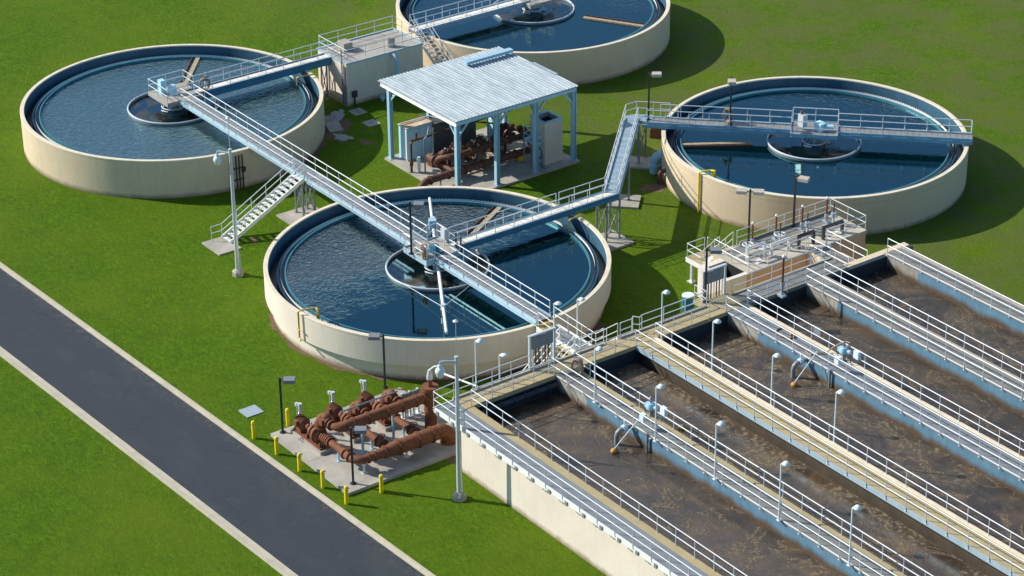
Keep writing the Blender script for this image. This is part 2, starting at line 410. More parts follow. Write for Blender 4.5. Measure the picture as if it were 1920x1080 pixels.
# ------------------------------------------------------------------ shared pieces
_post = {}
def railing(parent, pts, sp=1.5, h=1.07, drop=.14, first=True, last=True, r=.029, mat='rail', name='railing'):
    """railing along deck-level points; tubes in one part, every post a sub-part"""
    mb = MB()
    pts = [Vector(p) for p in pts]
    for hh in (h, h * .52):
        mb.tube([p + Vector((0, 0, hh)) for p in pts], r, 6)
    R = obj(name, mb, M[mat], parent)
    key = (round(h, 3), round(drop, 3), mat)
    if key not in _post:
        me = mesh_of('post', MB().cyl(0, 0, -drop, h, .027, 6).box(-.05, .05, -.05, .05, -drop, -drop + .02), M[mat], (0, 0, 0))
        _post[key] = me
    spots = []
    for i in range(len(pts) - 1):
        a, b = pts[i], pts[i + 1]; L = (b - a).length
        n = max(1, round(L / sp))
        for k in range(n): spots.append(a.lerp(b, k / n))
    spots.append(pts[-1])
    if not first: spots = spots[1:]
    if not last: spots = spots[:-1]
    o = W[R.name]
    for q in spots:
        c = bpy.data.objects.new('post', _post[key]); COL.objects.link(c); c.parent = R
        c.location = (q.x - o[0], q.y - o[1], q.z - o[2])
    return R

_step = {}
def stairs(parent, top, d, run, rise, width, n, mat='steel', treadmat='tanconc', rails=(1, -1)):
    top = Vector(top); d = Vector((d[0], d[1], 0)).normalized(); s = Vector((-d.y, d.x, 0))
    bot = top + d * run - Vector((0, 0, rise))
    for k in (1, -1):
        o = s * (k * width / 2)
        obj('stringer', MB().beam(top + o - Vector((0, 0, .12)), bot + o + Vector((0, 0, .02)), .07, .28), M[mat], parent)
    me = mesh_of('step', MB().box(-.14, .14, -width / 2 + .04, width / 2 - .04, -.04, 0), M[treadmat], (0, 0, 0))
    o = W[parent.name]
    for i in range(n):
        p = top + (bot - top) * ((i + .6) / n)
        c = bpy.data.objects.new('step', me); COL.objects.link(c); c.parent = parent
        c.location = (p.x - o[0], p.y - o[1], p.z - o[2]); c.rotation_euler = (0, 0, math.atan2(d.y, d.x))
    for k in rails:
        a = top + s * (k * width / 2); b = bot + s * (k * width / 2)
        railing(parent, [a, b], 1.3, drop=.1)

def span(parent, p, q, w, z, deckmat, girdermat='girder', depth=.34, kick=True):
    """one straight length of footbridge: deck, two edge girders with cross members"""
    obj('deck', MB().obox(p, q, w - .16, z - .06, z), M[deckmat], parent)
    for k in (1, -1):
        g = MB().obox(p, q, .05, z - depth, z + .10 if kick else z + .003, k * (w / 2 - .03))
        g.obox(p, q, .10, z - depth - .02, z - depth, k * (w / 2 - .05)).obox(p, q, .10, z - .10, z - .075, k * (w / 2 - .003 + .05))
        obj('girder', g, M[girdermat], parent)
    c = MB(); P = Vector(p); Q = Vector(q); L = (Q - P).length; d = (Q - P).normalized()
    for i in range(int(L / 1.5) + 1):
        a = P + d * min(L - .1, i * 1.5 + .05); b = a + d * .08
        c.obox(a, b, w - .12, z - .26, z - .065)
    obj('cross_beams', c, M['galvdark'], parent)

def bent(parent, spots, z0, z1, mat='galvdark'):
    """braced trestle legs"""
    for (x, y) in spots:
        m = MB().cyl(x, y, z0, z1, .075, 8).box(x - .15, x + .15, y - .15, y + .15, z0, z0 + .03)
        obj('leg', m, M[mat], parent)
    n = len(spots); b = MB()
    for i in range(n):
        a, c = spots[i], spots[(i + 1) % n]
        b.beam((a[0], a[1], z0 + .2), (c[0], c[1], z1 - .3), .05, .05).beam((c[0], c[1], z0 + .2), (a[0], a[1], z1 - .3), .05, .05)
    obj('bracing', b, M[mat], parent)

def hose_reel(loc, face, label, plate='greyplate'):
    """hose coiled on a rack; face = direction the coil faces"""
    x, y, z = loc; t = thing('hose_rack', label, 'hose rack', loc, 'coiled hoses on racks')
    f = Vector((face[0], face[1], 0)).normalized(); s = Vector((-f.y, f.x, 0)); c0 = Vector(loc)
    obj('stand', MB().beam(c0, c0 + Vector((0, 0, 1.2)), .07, .07), M['steel'], t)
    obj('backplate', MB().beam(c0 + s * .3 + f * .05 + Vector((0, 0, 1.0)), c0 - s * .3 + f * .05 + Vector((0, 0, 1.0)), .04, .4), M[plate], t)
    m = MB()
    for k in range(5):
        r = .40 - .03 * (k % 3); pts = []
        for i in range(20):
            a = 2 * PI * i / 20
            pts.append(c0 + f * (.1 + .045 * k) + s * (r * math.cos(a)) + Vector((0, 0, .62 + (r * 1.25 + .05 * math.sin(k * 2)) * math.sin(a))))
        m.tube(pts, .03, 6, closed=True)
    obj('hose', m, M['hose'], t)
    return t

# ================================================================== THE SETTING
setting('ground', MB().add([(-420, -330, 0), (330, -330, 0), (330, 460, 0), (-420, 460, 0)], [(0, 1, 2, 3)]), M['grass'])
RA = math.radians(2.1); RD = Vector((math.cos(RA), math.sin(RA))); RN = Vector((-RD.y, RD.x))
def rp(s, t): return tuple(Vector((2.28, -20.25)) + RD * s + RN * t)      # road frame: along, across
setting('road', MB().add([rp(-300, -5.9) + (.012,), rp(300, -5.9) + (.012,), rp(300, 0) + (.012,), rp(-300, 0) + (.012,)], [(0, 1, 2, 3)]), M['asphalt'])
def kerb(name, t0, t1, z):
    m = MB(); s = -90.0
    while s < 90:
        e = s + 3.0; a, b, c, d = rp(s + .008, t0), rp(e - .008, t0), rp(e - .008, t1), rp(s + .008, t1)
        m.hexa([k + (.0,) for k in (a, b, c, d)], [k + (z,) for k in (a, b, c, d)]); s = e
    return setting(name, m, M['kerb'])
kerb('kerb', -.0, .16, .13); kerb('kerb_gutter', -.20, -.0, .03)
kerb('far_kerb', -6.25, -6.08, .13); kerb('far_kerb_gutter', -6.08, -5.62, .03)

def patch(name, c, rx, ry, z, mat, seed=1, n=64, jag=.22, rot=0):
    r = random.Random(seed); pts = []
    for i in range(n):
        a = 2 * PI * i / n; k = .8 + .13 * math.sin(3 * a + seed) + .09 * math.sin(5 * a + 2 * seed) + .06 * math.sin(9 * a + seed) - jag * .5 * r.random()
        x = rx * k * math.cos(a); y = ry * k * math.sin(a)
        pts.append((c[0] + x * math.cos(rot) - y * math.sin(rot), c[1] + x * math.sin(rot) + y * math.cos(rot), z))
    o = setting(name, MB().add(pts, [tuple(range(n))]), mat, 'stuff'); return o
def soil_ring(c, R, a0, a1, w, seed):
    r = random.Random(seed); n = 120; vs = []; fs = []
    for i in range(n + 1):
        a = math.radians(a0 + (a1 - a0) * i / n); e = min(1, i / 6, (n - i) / 6)
        ro = R + .05 + w * e * max(.1, .55 + .28 * math.sin(i * .37 + seed) + .2 * math.sin(i * .9 + seed * 2) + .12 * math.sin(i * 2.1) + .1 * r.random())
        vs += [(c[0] + (R - .05) * math.cos(a), c[1] + (R - .05) * math.sin(a), .008), (c[0] + ro * math.cos(a), c[1] + ro * math.sin(a), .008)]
    for i in range(n): fs.append((2 * i, 2 * i + 1, 2 * i + 3, 2 * i + 2))
    setting('soil', MB().add(vs, fs), M['soil'], 'stuff')

# ================================================================== ROUND TANKS
def weir_mesh(c, R, z):
    m = MB(); n = 280; vs = []; fs = []
    for i in range(n):
        for k, dz in ((0, 0), (.5, 1)):
            a = 2 * PI * (i + k) / n
            x = c[0] + R * math.cos(a); y = c[1] + R * math.sin(a)
            vs += [(x, y, z - .22), (x, y, z - .075 + .085 * dz)]
    q = len(vs)
    for i in range(0, q, 2): fs.append((i, (i + 2) % q, (i + 3) % q, i + 1))
    m.add(vs, fs); return m

WZ = 2.28
def tank(c, R, label, wallmat, step, fw_gap, trough_ang, skim, groove=False, wind=None, tint=(.0, .005, .008), glint=(.74, .93, 1), fw_r=3.42):
    t = thing('clarifier_tank', label, 'tank', (c[0], c[1], 0))
    if step:
        prof = [(R - .40, 1.16), (R - .01, 1.16), (R, 1.17), (R, 2.90)]
        obj('lower_wall', MB().lathe(c, [(R - .38, 0), (R - .38, 1.16)], 128), M['cream'], t)
    elif groove: prof = [(R, 0), (R, 2.44), (R - .03, 2.45), (R - .03, 2.48), (R, 2.49), (R, 2.90)]
    else: prof = [(R, 0), (R, 2.90)]
    obj('wall', MB().lathe(c, prof, 128), M[wallmat], t)
    obj('rim', MB().lathe(c, [(R + .012, 2.90), (R + .012, 2.985), (R - .005, 3.0), (R - .28, 3.0), (R - .295, 2.985), (R - .295, 2.9)], 128), M['rim'], t)
    obj('inner_wall', MB().lathe(c, [(R - .29, 2.9), (R - .29, 1.6)], 128), M['inner'], t)
    obj('channel_floor', MB().lathe(c, [(R - .29, 1.75), (R - .86, 1.75)], 128), M['channel'], t)
    k = R - 11.5
    obj('launder', MB().lathe(c, [(10.66 + k, 1.7), (10.66 + k, 2.36), (10.54 + k, 2.36), (10.54 + k, 2.12), (10.14 + k, 2.12)], 128), M['inner'], t)
    obj('launder_lip', MB().lathe(c, [(10.14 + k, 2.1), (10.14 + k, 2.47), (10.06 + k, 2.47), (10.06 + k, 2.2)], 128), M['teal'], t)
    obj('weir_plate', weir_mesh(c, 10.42 + k, 2.52), M['white'], t)
    # feed well
    a0, a1 = [math.radians(a) for a in fw_gap]
    r = fw_r
    obj('feed_well', MB().lathe(c, [(r - .03, 1.9), (r + .03, 1.9), (r + .03, 2.42), (r - .03, 2.42)], 72, a1, a0 + 2 * PI, closed_prof=True), M['galvdark'], t)
    pts = [(c[0] + r * math.cos(a1 + (a0 + 2 * PI - a1) * i / 60), c[1] + r * math.sin(a1 + (a0 + 2 * PI - a1) * i / 60), 2.46) for i in range(61)]
    obj('feed_well_rim', MB().tube(pts, .07, 8), M['steel'], t)
    w = setting('tank_water', MB().disc(c, 10.09 + k, WZ), mat_tank_water('tank_water_surface', c[0], c[1], wind, tint, glint))
    setting('feed_well_water', MB().disc(c, r - .06, WZ + .008, 64), M['scum'])
    # centre drive
    obj('centre_column', MB().cyl(c[0], c[1], 1.8, 3.1, .33, 20).lathe(c, [(.55, 3.06), (.55, 2.9), (.4, 2.75), (.33, 2.75)], 24), M['girder'], t)
    obj('centre_ring', MB().tube([(c[0] + .85 * math.cos(2 * PI * i / 36), c[1] + .85 * math.sin(2 * PI * i / 36), 2.47) for i in range(36)], .06, 8, closed=True), M['steel'], t)
    bm = MB()
    for i in range(6):
        a = 2 * PI * i / 6 + .3
        bm.beam((c[0] + .3 * math.cos(a), c[1] + .3 * math.sin(a), 3.0), (c[0] + .82 * math.cos(a), c[1] + .82 * math.sin(a), 2.45), .06, .06)
    for i in range(3):
        a = 2 * PI * i / 3 - 1.2
        bm.tube([(c[0] + 1.05 * math.cos(a + k2 * .06), c[1] + 1.05 * math.sin(a + k2 * .06), 2.38) for k2 in range(-5, 6)], .05, 6)
    obj('centre_brackets', bm, M['steel'], t)
    # scum beach: pale sloping trough from the launder towards the centre
    a = math.radians(trough_ang); u = Vector((math.cos(a), math.sin(a))); p = Vector(c) + u * (10.05 + k); q = Vector(c) + u * 4.6
    obj('scum_trough', MB().obox(p, q, .34, 2.12, 2.40, .12), M['foamedge'], t)
    b = MB().obox(p, q, .05, 2.1, 2.42, -.32)
    for i in range(5):
        s0 = p.lerp(q, .1 + .2 * i); b.obox(s0, s0 + (q - p).normalized() * .06, .36, 2.3, 2.36, -.13)
    obj('trough_frame', b, M['rustdark'], t)
    # rotating skimmer pipe across the tank
    if skim is not None:
        a = math.radians(skim); u = Vector((math.cos(a), math.sin(a), 0)); s = Vector((-u.y, u.x, 0)); C = Vector((c[0], c[1], 2.74))
        for sgn in (1, -1):
            e = u * sgn
            arm = obj('skimmer_arm', MB().tube([C + e * .4, C + e * (10.0 + k)], [.12, .10], 10), M['white'], t)
            st = MB()
            for kk in (1, -1):
                f = C + e * 2.6 + s * (kk * 2.3) - Vector((0, 0, .25))
                st.tube([C + e * 6.5, f], .022, 6)
            st.lathe((C.x + e.x * 6.5, C.y + e.y * 6.5), [(.0, 2.95), (.17, 2.95), (.17, 2.55), (0, 2.55)], 10)
            obj('stay', st, M['steel'], arm)
    return t

T1, T2, T3, T4 = (0, 0), (-.1, 33.7), (-34.6, -.5), (-34.6, 33.7)
t1 = tank(T1, 11.5, 'round cream tank at the centre with deep blue water and two footbridges meeting over it', 'cream', True, (96, 150), 120.5, 148.4,
     wind=(-.97, -.12, -1.0, 7.5, .03, 1.7))
obj('skimmer_box', MB().obox((-4.75, 2.85), (-4.3, 2.6), .5, 2.6, 3.35).obox((-4.68, 2.78), (-4.48, 2.68), .25, 2.2, 2.6), M['bluesteel'], t1)
t2 = tank(T2, 11.18, 'tan tank with a diagonal railed bridge and a tall yellow pipe on its wall', 'tan', False, (150, 180), 236, None, groove=True,
     wind=(-.35, .95, 1.0, 11.0, .06, .7), tint=(.0, .007, .011))
t3 = tank(T3, 11.45, 'round tank with grey rippled water crossed by the long walkway and a blue girder bridge', 'tan', False, (96, 150), 140, None,
     wind=(.5, .5, -25, -10, .5, .9), tint=(.030, .056, .062), glint=(.62, .95, 1))
t4 = tank(T4, 11.4, 'round tan tank behind the metal canopy with its own short bridge', 'tan', False, (150, 200), 30, None,
     wind=(-.5, .5, -3, 9, .1, .9))
soil_ring(T1, 11.1, -12, 36, 1.0, 3); soil_ring(T1, 11.1, -135, -5, .42, 11); soil_ring(T1, 11.1, 195, 232, .25, 4); soil_ring(T2, 11.18, 205, 235, .7, 5); soil_ring(T3, 11.45, 15, 75, .5, 6)

def gas_pipe(parent, pts, r, mat, extra=None, label='yellow pipe over the rim'):
    m = MB().tube(pts, r, 8)
    for e in (extra or []): m.tube(e, r, 8)
    return obj('rim_pipe', m, M[mat], parent, label)
gas_pipe(t1, [(1.24, -11.62, 1.35), (1.2, -11.6, 3.2), (1.3, -11.4, 3.3), (1.55, -10.6, 3.3), (1.6, -10.45, 3.3), (1.6, -10.45, 2.5)], .06, 'yellowpipe',
     [[(1.6, -10.5, 3.3), (1.85, -10.55, 3.3), (1.95, -10.55, 3.2), (1.95, -10.55, 2.5)], [(1.1, -11.66, 1.95), (1.4, -11.66, 1.95)], [(1.24, -11.62, 1.35), (1.55, -11.72, 1.3)]])
gas_pipe(t1, [(.72, 11.55, 3.12), (.8, 11.2, 3.2), (.98, 10.3, 3.25), (1.05, 10.15, 3.2), (1.05, 10.15, 2.45)], .06, 'yellowpipe')
gas_pipe(t2, [(.22, 22.42, 0), (.22, 22.42, 3.12), (.3, 22.55, 3.2), (.52, 23.1, 3.2), (.6, 23.3, 3.2), (.5, 23.5, 2.5)], .07, 'yellow',
     [[(.55, 23.2, 3.2), (.85, 23.3, 3.25), (.9, 23.35, 2.5)]])
gas_pipe(t3, [(-31.85, 10.75, 3.12), (-31.9, 10.4, 3.2), (-32.15, 9.2, 3.2), (-32.2, 9.1, 3.1), (-32.2, 9.1, 2.5)], .06, 'yellowpipe')
mm = MB()
for k, ang in enumerate((-8.4, -6.4, -5.2, -3.9)):
    a = math.radians(ang); mm.tube([(T3[0] + 11.55 * math.cos(a), T3[1] + 11.55 * math.sin(a), 0), (T3[0] + 11.55 * math.cos(a), T3[1] + 11.55 * math.sin(a), 2.7)], .05 if k else .085, 8)
for z in (.8, 1.7): mm.beam((T3[0] + 11.55 * math.cos(-.155), T3[1] + 11.55 * math.sin(-.155), z), (T3[0] + 11.56 * math.cos(-.06), T3[1] + 11.56 * math.sin(-.06), z), .09, .06)
mm.box(-23.15, -22.95, -1.35, -1.1, 1.35, 1.7)
obj('wall_conduits', mm, M['dark'], t3)

# ================================================================== FOOTBRIDGES
DZ = 3.40
# --- long bridge: tank 3 -> tank 1 -> basins
b = thing('footbridge', 'long straight grey footbridge from the grey tank across the central tank to the basins', 'bridge', (-11.5, 0, 0))
Y0, Y1 = -.62, .56
yc = (Y0 + Y1) / 2; wd = Y1 - Y0
span(b, (-33.2, yc), (-1.95, yc), wd, DZ, 'grate_x'); span(b, (.65, yc), (11.75, yc), wd, DZ, 'grate_x')
pl = [(-1.97, -1.32), (.66, -1.32), (.66, 1.38), (-1.97, 1.38)]
obj('platform', MB().prism(pl, DZ - .05, DZ + .004), M['concrete'], b)
for q in ((-2.0, .69, -1.36, -1.32), (.66, .70, -1.32, -.66), (.66, .70, .60, 1.38), (-2.01, -1.97, -1.32, -.66), (-2.01, -1.97, .60, 1.42), (-1.97, -.95, 1.38, 1.42)):
    obj('platform_beam', MB().box(*q, 3.08, 3.5), M['girder'], b)
railing(b, [(-33.0, Y0, DZ), (-17.0, Y0, DZ)], 1.55); railing(b, [(-15.2, Y0, DZ), (-2.0, Y0, DZ), (-2.0, -1.3, DZ), (.64, -1.3, DZ), (.64, -.64, DZ), (11.9, Y0, DZ)], 1.55)
railing(b, [(-33.0, Y1, DZ), (-2.0, Y1, DZ), (-1.96, 1.34, DZ), (-.92, 1.36, DZ)], 1.55); railing(b, [(.66, 1.36, DZ), (.66, Y1, DZ), (11.6, Y1, DZ)], 1.55)
# steps down over the rim, then the lower slotted walkway and the stair up to the basins
LZ = 2.98
st = MB()
for k in range(2): st.box(11.85 + k * .28, 12.12 + k * .28, Y0 + .06, Y1 - .04, DZ - .17 - .14 * k, DZ - .13 - .14 * k)
obj('rim_steps', st, M['yellowpipe'], b)
obj('deck', MB().box(12.35, 16.15, Y0 + .02, Y1 + .06, LZ - .06, LZ), M['grate_t'], b)
for y in (Y0, Y1 + .1): obj('girder', MB().box(11.8, 16.2, y - .04, y, LZ - .3, LZ + .12), M['white'], b)
railing(b, [(12.0, Y1 + .06, LZ + .12), (16.2, Y1 + .06, LZ), (18.55, Y1 - .1, 4.75)], 1.5)
railing(b, [(12.0, Y0, LZ + .12), (14.15, Y0, LZ)], 1.1); railing(b, [(15.75, Y0, LZ), (16.2, Y0, LZ), (18.55, Y0, 4.75)], 1.4)
stairs(b, (16.15, 0, LZ), (1, 0), 2.45, -1.77, 1.05, 8, 'white', 'tanconc', rails=())
stairs(b, (14.95, Y0 - .02, LZ), (0, -1), 4.1, LZ, 1.45, 14, 'white', 'tanconc')
for x in (12.6, 15.9): bent(b, [(x, Y0 + .1), (x, Y1 - .1)], 0, LZ - .3)
# side stair near tank 3 and its trestle
stairs(b, (-16.15, Y0 - .02, DZ), (0, -1), 6.2, DZ - .1, 1.15, 17, 'white', 'white')
railing(b, [(-16.72, -6.85, .1), (-16.72, -7.7, .1)], 1.0)
bent(b, [(-17.1, -.5), (-16.1, -.5), (-16.1, .45), (-17.1, .45)], .1, DZ - .33)
drv = MB().box(-.55, .25, -.35, .35, DZ, DZ + .16).lathe((-.15, -.05), [(0, DZ + .62), (.2, DZ + .6), (.26, DZ + .45), (.26, DZ + .16)], 18).box(-.55, -.3, -.3, .1, DZ + .16, DZ + .5)
obj('drive_unit', drv, M['drum'], b, 'blue geared motor on the platform')
obj('control_box', MB().box(-.9, -.45, .9, 1.2, DZ + .5, DZ + 1.25).box(-.70, -.66, 1.0, 1.05, DZ, DZ + .5), M['steel'], b)
obj('control_box', MB().box(-.3, .1, -1.1, -.75, DZ + .01, DZ + .55), M['steel'], b)
for q in ((.75, .85, 1.3, 1.38, DZ, DZ + 1.1), (-.02, .06, 1.45, 1.53, DZ, DZ + 1.05)): obj('gate_post', MB().box(*q), M['dark'], b)
def slab(label, x0, x1, y0, y1, z, mat='pad', cat='slab', name='concrete_slab'):
    o = obj(name, MB().box(x0, x1, y0, y1, -.05, z), M[mat]); tag(o, label, cat); return o
slab('pale concrete slab at the foot of the white side stair', -16.9, -14.5, -8.4, -6.6, .10)
slab('small concrete slab under the trestle behind the side stair', -17.6, -15.6, -1.9, 1.1, .10)
hose_reel((.35, -1.1, DZ), (-.5, -1), 'hose coil hanging on the platform rail over the central tank')

# --- bridge B: tank 1 north, then the diagonal leg
b2 = thing('footbridge', 'pale decked footbridge running from the central platform and turning towards the right tank', 'bridge', (-.4, 8, 0))
span(b2, (-.38, 1.5), (-.38, 15.25), 1.02, DZ, 'grate_y', 'deepblue')
railing(b2, [(.10, 1.55, DZ), (.10, 10.9, DZ)], 1.55); railing(b2, [(.10, 11.15, DZ), (.10, 15.15, DZ), (-9.15, 24.4, DZ)], 1.5)
railing(b2, [(-.86, 1.55, DZ), (-.86, 10.5, DZ)], 1.55); railing(b2, [(-.86, 10.75, DZ), (-.86, 14.75, DZ), (-10.1, 24.0, DZ), (-10.1, 25.0, DZ), (-9.2, 25.9, DZ), (-8.3, 26.75, DZ)], 1.5)
span(b2, (-.38, 14.95), (-9.7, 24.27), 1.02, DZ + .004, 'grate_d')
obj('landing', MB().prism([(-9.9, 23.6), (-8.95, 24.55), (-8.4, 25.1), (-9.25, 26.0), (-10.2, 25.05), (-10.45, 24.2)], DZ - .2, DZ + .008), M['grate_d'], b2)
bent(b2, [(.25, 14.05), (.25, 15.2), (-.85, 15.2), (-.85, 14.05)], .15, DZ - .3)
bent(b2, [(-4.2, 19.6), (-5.0, 18.85)], .15, DZ - .3); bent(b2, [(-8.75, 24.2), (-9.7, 24.9), (-9.3, 25.3)], .15, DZ - .25)
slab('square concrete slab under the trestle where the pale footbridge turns', -1.05, 1.4, 13.5, 15.6, .15)
def rslab(label, c, rx, ry, ang, z):
    a = math.radians(ang); u = Vector((math.cos(a), math.sin(a))); v = Vector((-u.y, u.x)); c = Vector(c)
    o = obj('concrete_slab', MB().prism([tuple(c + u * i * rx + v * j * ry) for i, j in ((-1, -1), (1, -1), (1, 1), (-1, 1))], -.05, z), M['pad']); return tag(o, label, 'slab')
rslab('concrete slab under the middle legs of the diagonal walkway', (-4.3, 19.3), 1.05, 1.1, -45, .15)
rslab('concrete slab under the top legs of the diagonal walkway beside the blue elbow pipe', (-8.9, 24.4), 1.0, 1.2, -45, .15)
# --- bridge on tank 2
b3 = thing('footbridge', 'blue grey footbridge lying across the right tank with a control box at mid span', 'bridge', (T2[0] - 6, T2[1] - 6, 0))
D2 = Vector((.7071, .7071)); N2 = Vector((-.7071, .7071)); C2 = Vector(T2)
def k2(s, t, z=DZ): p = C2 + D2 * s + N2 * t; return (p.x, p.y, z)
span(b3, k2(-12.6, 0)[:2], k2(-1.7, 0)[:2], 1.25, DZ + .002, 'grate_t', 'midblue'); span(b3, k2(1.7, 0)[:2], k2(11.4, 0)[:2], 1.25, DZ + .002, 'grate_t', 'midblue')
obj('platform', MB().obox(k2(-1.7, 0)[:2], k2(1.7, 0)[:2], 2.6, DZ - .06, DZ + .01), M['grate_t'], b3)
for q in (((-1.7, -1.3), (1.7, -1.3)), ((-1.7, 1.3), (1.7, 1.3)), ((-1.7, -1.3), (-1.7, 1.3)), ((1.7, -1.3), (1.7, 1.3))): obj('platform_beam', MB().obox(k2(*q[0])[:2], k2(*q[1])[:2], .05, DZ - .18, DZ + .09), M['midblue'], b3)
railing(b3, [k2(-12.3, -.6), k2(-10.9, -.6)], 1.4); railing(b3, [k2(-10.7, -.6), k2(-1.7, -.6), k2(-1.65, -1.3), k2(1.65, -1.3), k2(1.7, -.6), k2(11.3, -.6), k2(11.3, .6)], 1.5)
railing(b3, [k2(-11.4, .6), k2(-10.1, .6)], 1.3); railing(b3, [k2(-9.9, .6), k2(-1.7, .6), k2(-1.65, 1.3), k2(1.65, 1.3), k2(1.7, .6), k2(11.3, .6)], 1.5, last=False)
bx = MB(); p = k2(-.9, -.2); bx.box(p[0] - .28, p[0] + .28, p[1] - .22, p[1] + .22, DZ + .25, DZ + 1.2)
obj('control_box', bx, M['steel'], b3); obj('beacon', MB().ball((p[0] - .1, p[1], DZ + 1.3), .13, 10), M['rust'], b3)
p = k2(.4, -.2); obj('drive_unit', MB().box(p[0] - .4, p[0] + .35, p[1] - .3, p[1] + .3, DZ + .01, DZ + .6).tube([(p[0] + .35, p[1] + .2, DZ + .35), (p[0] + .75, p[1] + .6, DZ + .35)], .16, 12), M['cabblue'], b3)
hose_reel(k2(-6.3, .42), (.3, -1), 'hose coil on the bridge over the right tank')
# --- girder bridge on tank 3
b4 = thing('footbridge', 'pale decked bridge with a deep blue girder on the grey rippled tank', 'bridge', (-34.0, 6, 0))
span(b4, (-34.0, .6), (-34.0, 13.6), 1.1, DZ, 'grate_y', 'deepblue', depth=.5)
railing(b4, [(-33.5, .8, DZ), (-33.5, 13.5, DZ)], 1.5, mat='rail'); railing(b4, [(-34.5, .8, DZ), (-34.5, 13.5, DZ)], 1.5)
obj('platform', MB().box(-36.2, -33.2, -1.7, 1.4, DZ - .3, DZ + .002), M['concrete'], b4)
railing(b4, [(-33.25, -.75, DZ), (-33.25, -1.65, DZ), (-36.15, -1.65, DZ), (-36.15, 1.35, DZ), (-34.55, 1.35, DZ)], 1.4)
obj('drive_unit', MB().lathe((-34.7, -.4), [(0, DZ + .75), (.25, DZ + .7), (.33, DZ + .5), (.33, DZ)], 18).box(-35.5, -35.0, -1.2, -.8, DZ, DZ + 1.1), M['cabblue'], b4)
bent(b4, [(-33.6, 12.7), (-34.4, 12.7)], 0, DZ - .5)
hose_reel((-33.75, 1.9, DZ), (.8, -.6), 'hose coil on the blue girder bridge at the far left')
# --- bridge on tank 4
b5 = thing('footbridge', 'short grey bridge on the tank behind the canopy', 'bridge', (-34.6, 28, 0))
span(b5, (-34.6, 21.6), (-34.6, 33.0), 1.2, DZ, 'grate_y')
obj('platform', MB().box(-36, -33.2, 32.4, 35.0, DZ - .3, DZ + .002), M['concrete'], b5)
railing(b5, [(-34.05, 32.45, DZ), (-33.25, 32.45, DZ), (-33.25, 34.95, DZ), (-35.95, 34.95, DZ), (-35.95, 32.45, DZ), (-35.15, 32.45, DZ)], 1.4)
railing(b5, [(-34.05, 21.7, DZ), (-34.05, 32.9, DZ)]); railing(b5, [(-35.15, 21.7, DZ), (-35.15, 32.9, DZ)])
stairs(b5, (-34.1, 22.0, DZ), (1, 0), 5.2, DZ, 1.1, 15, 'white', 'white')
# pipes at the foot of tank 2
o = obj('elbow_pipe', MB().tube([(-7.05, 24.3, 0), (-7.05, 24.3, .9), (-6.95, 24.4, 1.25), (-6.7, 24.65, 1.45), (-6.4, 24.95, 1.5), (-5.4, 25.9, 1.5)], .36, 16).tube([(-7.05, 24.3, .55), (-7.05, 24.3, .65)], .46, 16).tube([(-6.35, 25.0, 1.5), (-6.25, 25.1, 1.5)], .46, 16), M['bluesteel'])
tag(o, 'fat light blue elbow pipe entering the wall of the right tank', 'pipe')
o = obj('elbow_pipe', MB().tube([(-5.25, 23.35, 0), (-5.25, 23.35, .8), (-5.15, 23.42, 1.0), (-4.95, 23.6, 1.08), (-4.2, 24.3, 1.08)], .17, 12).tube([(-5.25, 23.35, .3), (-5.25, 23.35, .36)], .25, 12), M['rustdark'])
tag(o, 'thin rusty elbow pipe beside the fat blue elbow', 'pipe')
o = obj('stacked_timber', MB().obox((-12.4, 28.3), (-11.2, 29.4), .9, 0, .35).obox((-12.4, 28.3), (-11.2, 29.4), .8, .36, .66).obox((-12.35, 28.35), (-11.25, 29.35), .7, .67, .95), M['rustdark'])
tag(o, 'dark stacked timber behind the walkway landing', 'timber')
patch('soil', (-5.0, 22.7), 1.0, 1.5, .006, M['soil'], 8); patch('soil', (-15.2, -5.2), .55, .5, .006, M['soil'], 9)

# ================================================================== TREATMENT BASINS
BZ, BX0, BX1 = 4.75, 19.9, 64.0
WB = 3.62
bs = thing('treatment_basin', 'block of long parallel basins of brown foaming water with railed walkways between them', 'basin', (35, 2, 0))
obj('outer_wall', MB().box(19.05, BX1, -11.57, -11.42, 0, 4.55), M['cream'], bs)
obj('end_wall', MB().box(19.05, 19.55, -11.42, 24, 0, 4.5), M['tan'], bs)
obj('basin_lining', MB().box(19.55, BX1, -11.42, -11.30, 1, 4.55), M['basinwall'], bs); obj('end_lining', MB().box(19.55, BX0, -11.30, 24, 1, 4.5), M['shadedark'], bs)
obj('wall_coping', MB().box(BX0, BX1, -11.79, -11.28, 4.55, BZ), M['tanconc'], bs)
obj('grating_walkway', MB().box(18.72, BX1, -13.15, -11.80, 4.68, 4.735), M['grate_s'], bs)
obj('fascia', MB().box(18.68, BX1, -13.20, -13.15, 4.44, 4.79).box(18.67, 18.72, -13.15, -11.80, 4.44, 4.79), M['white'], bs)
br = MB()
for i in range(29):
    x = 18.9 + i * 1.53; br.box(x + .06, x + .28, -13.26, -13.20, 4.40, 4.66).box(x, x + .1, -13.15, -11.57, 4.30, 4.66)
obj('walkway_bracket', br, M['galvdark'], bs)['kind'] = 'stuff'
obj('cross_walkway', MB().box(18.66, BX0, -11.80, 9.7, 4.5, BZ).box(17.4, 18.66, 7.4, 9.7, 4.5, BZ), M['tanconc'], bs)
obj('cross_walkway_end', MB().box(18.4, BX0, 9.7, 18.2, 4.5, BZ), M['greydeck'], bs)
obj('kerb_edge', MB().box(18.52, 18.66, -11.79, -.65, 4.45, 4.86).box(18.52, 18.66, .62, 7.4, 4.45, 4.86).box(18.27, 18.40, 9.7, 18.2, 4.45, 4.84), M['concrete'], bs)
jm = MB()
for y in (-9.9, -8.2, -6.6, -3.4, -1.6, 2.9, 4.5, 6.1): jm.box(18.66, BX0, y, y + .025, BZ, BZ + .003)
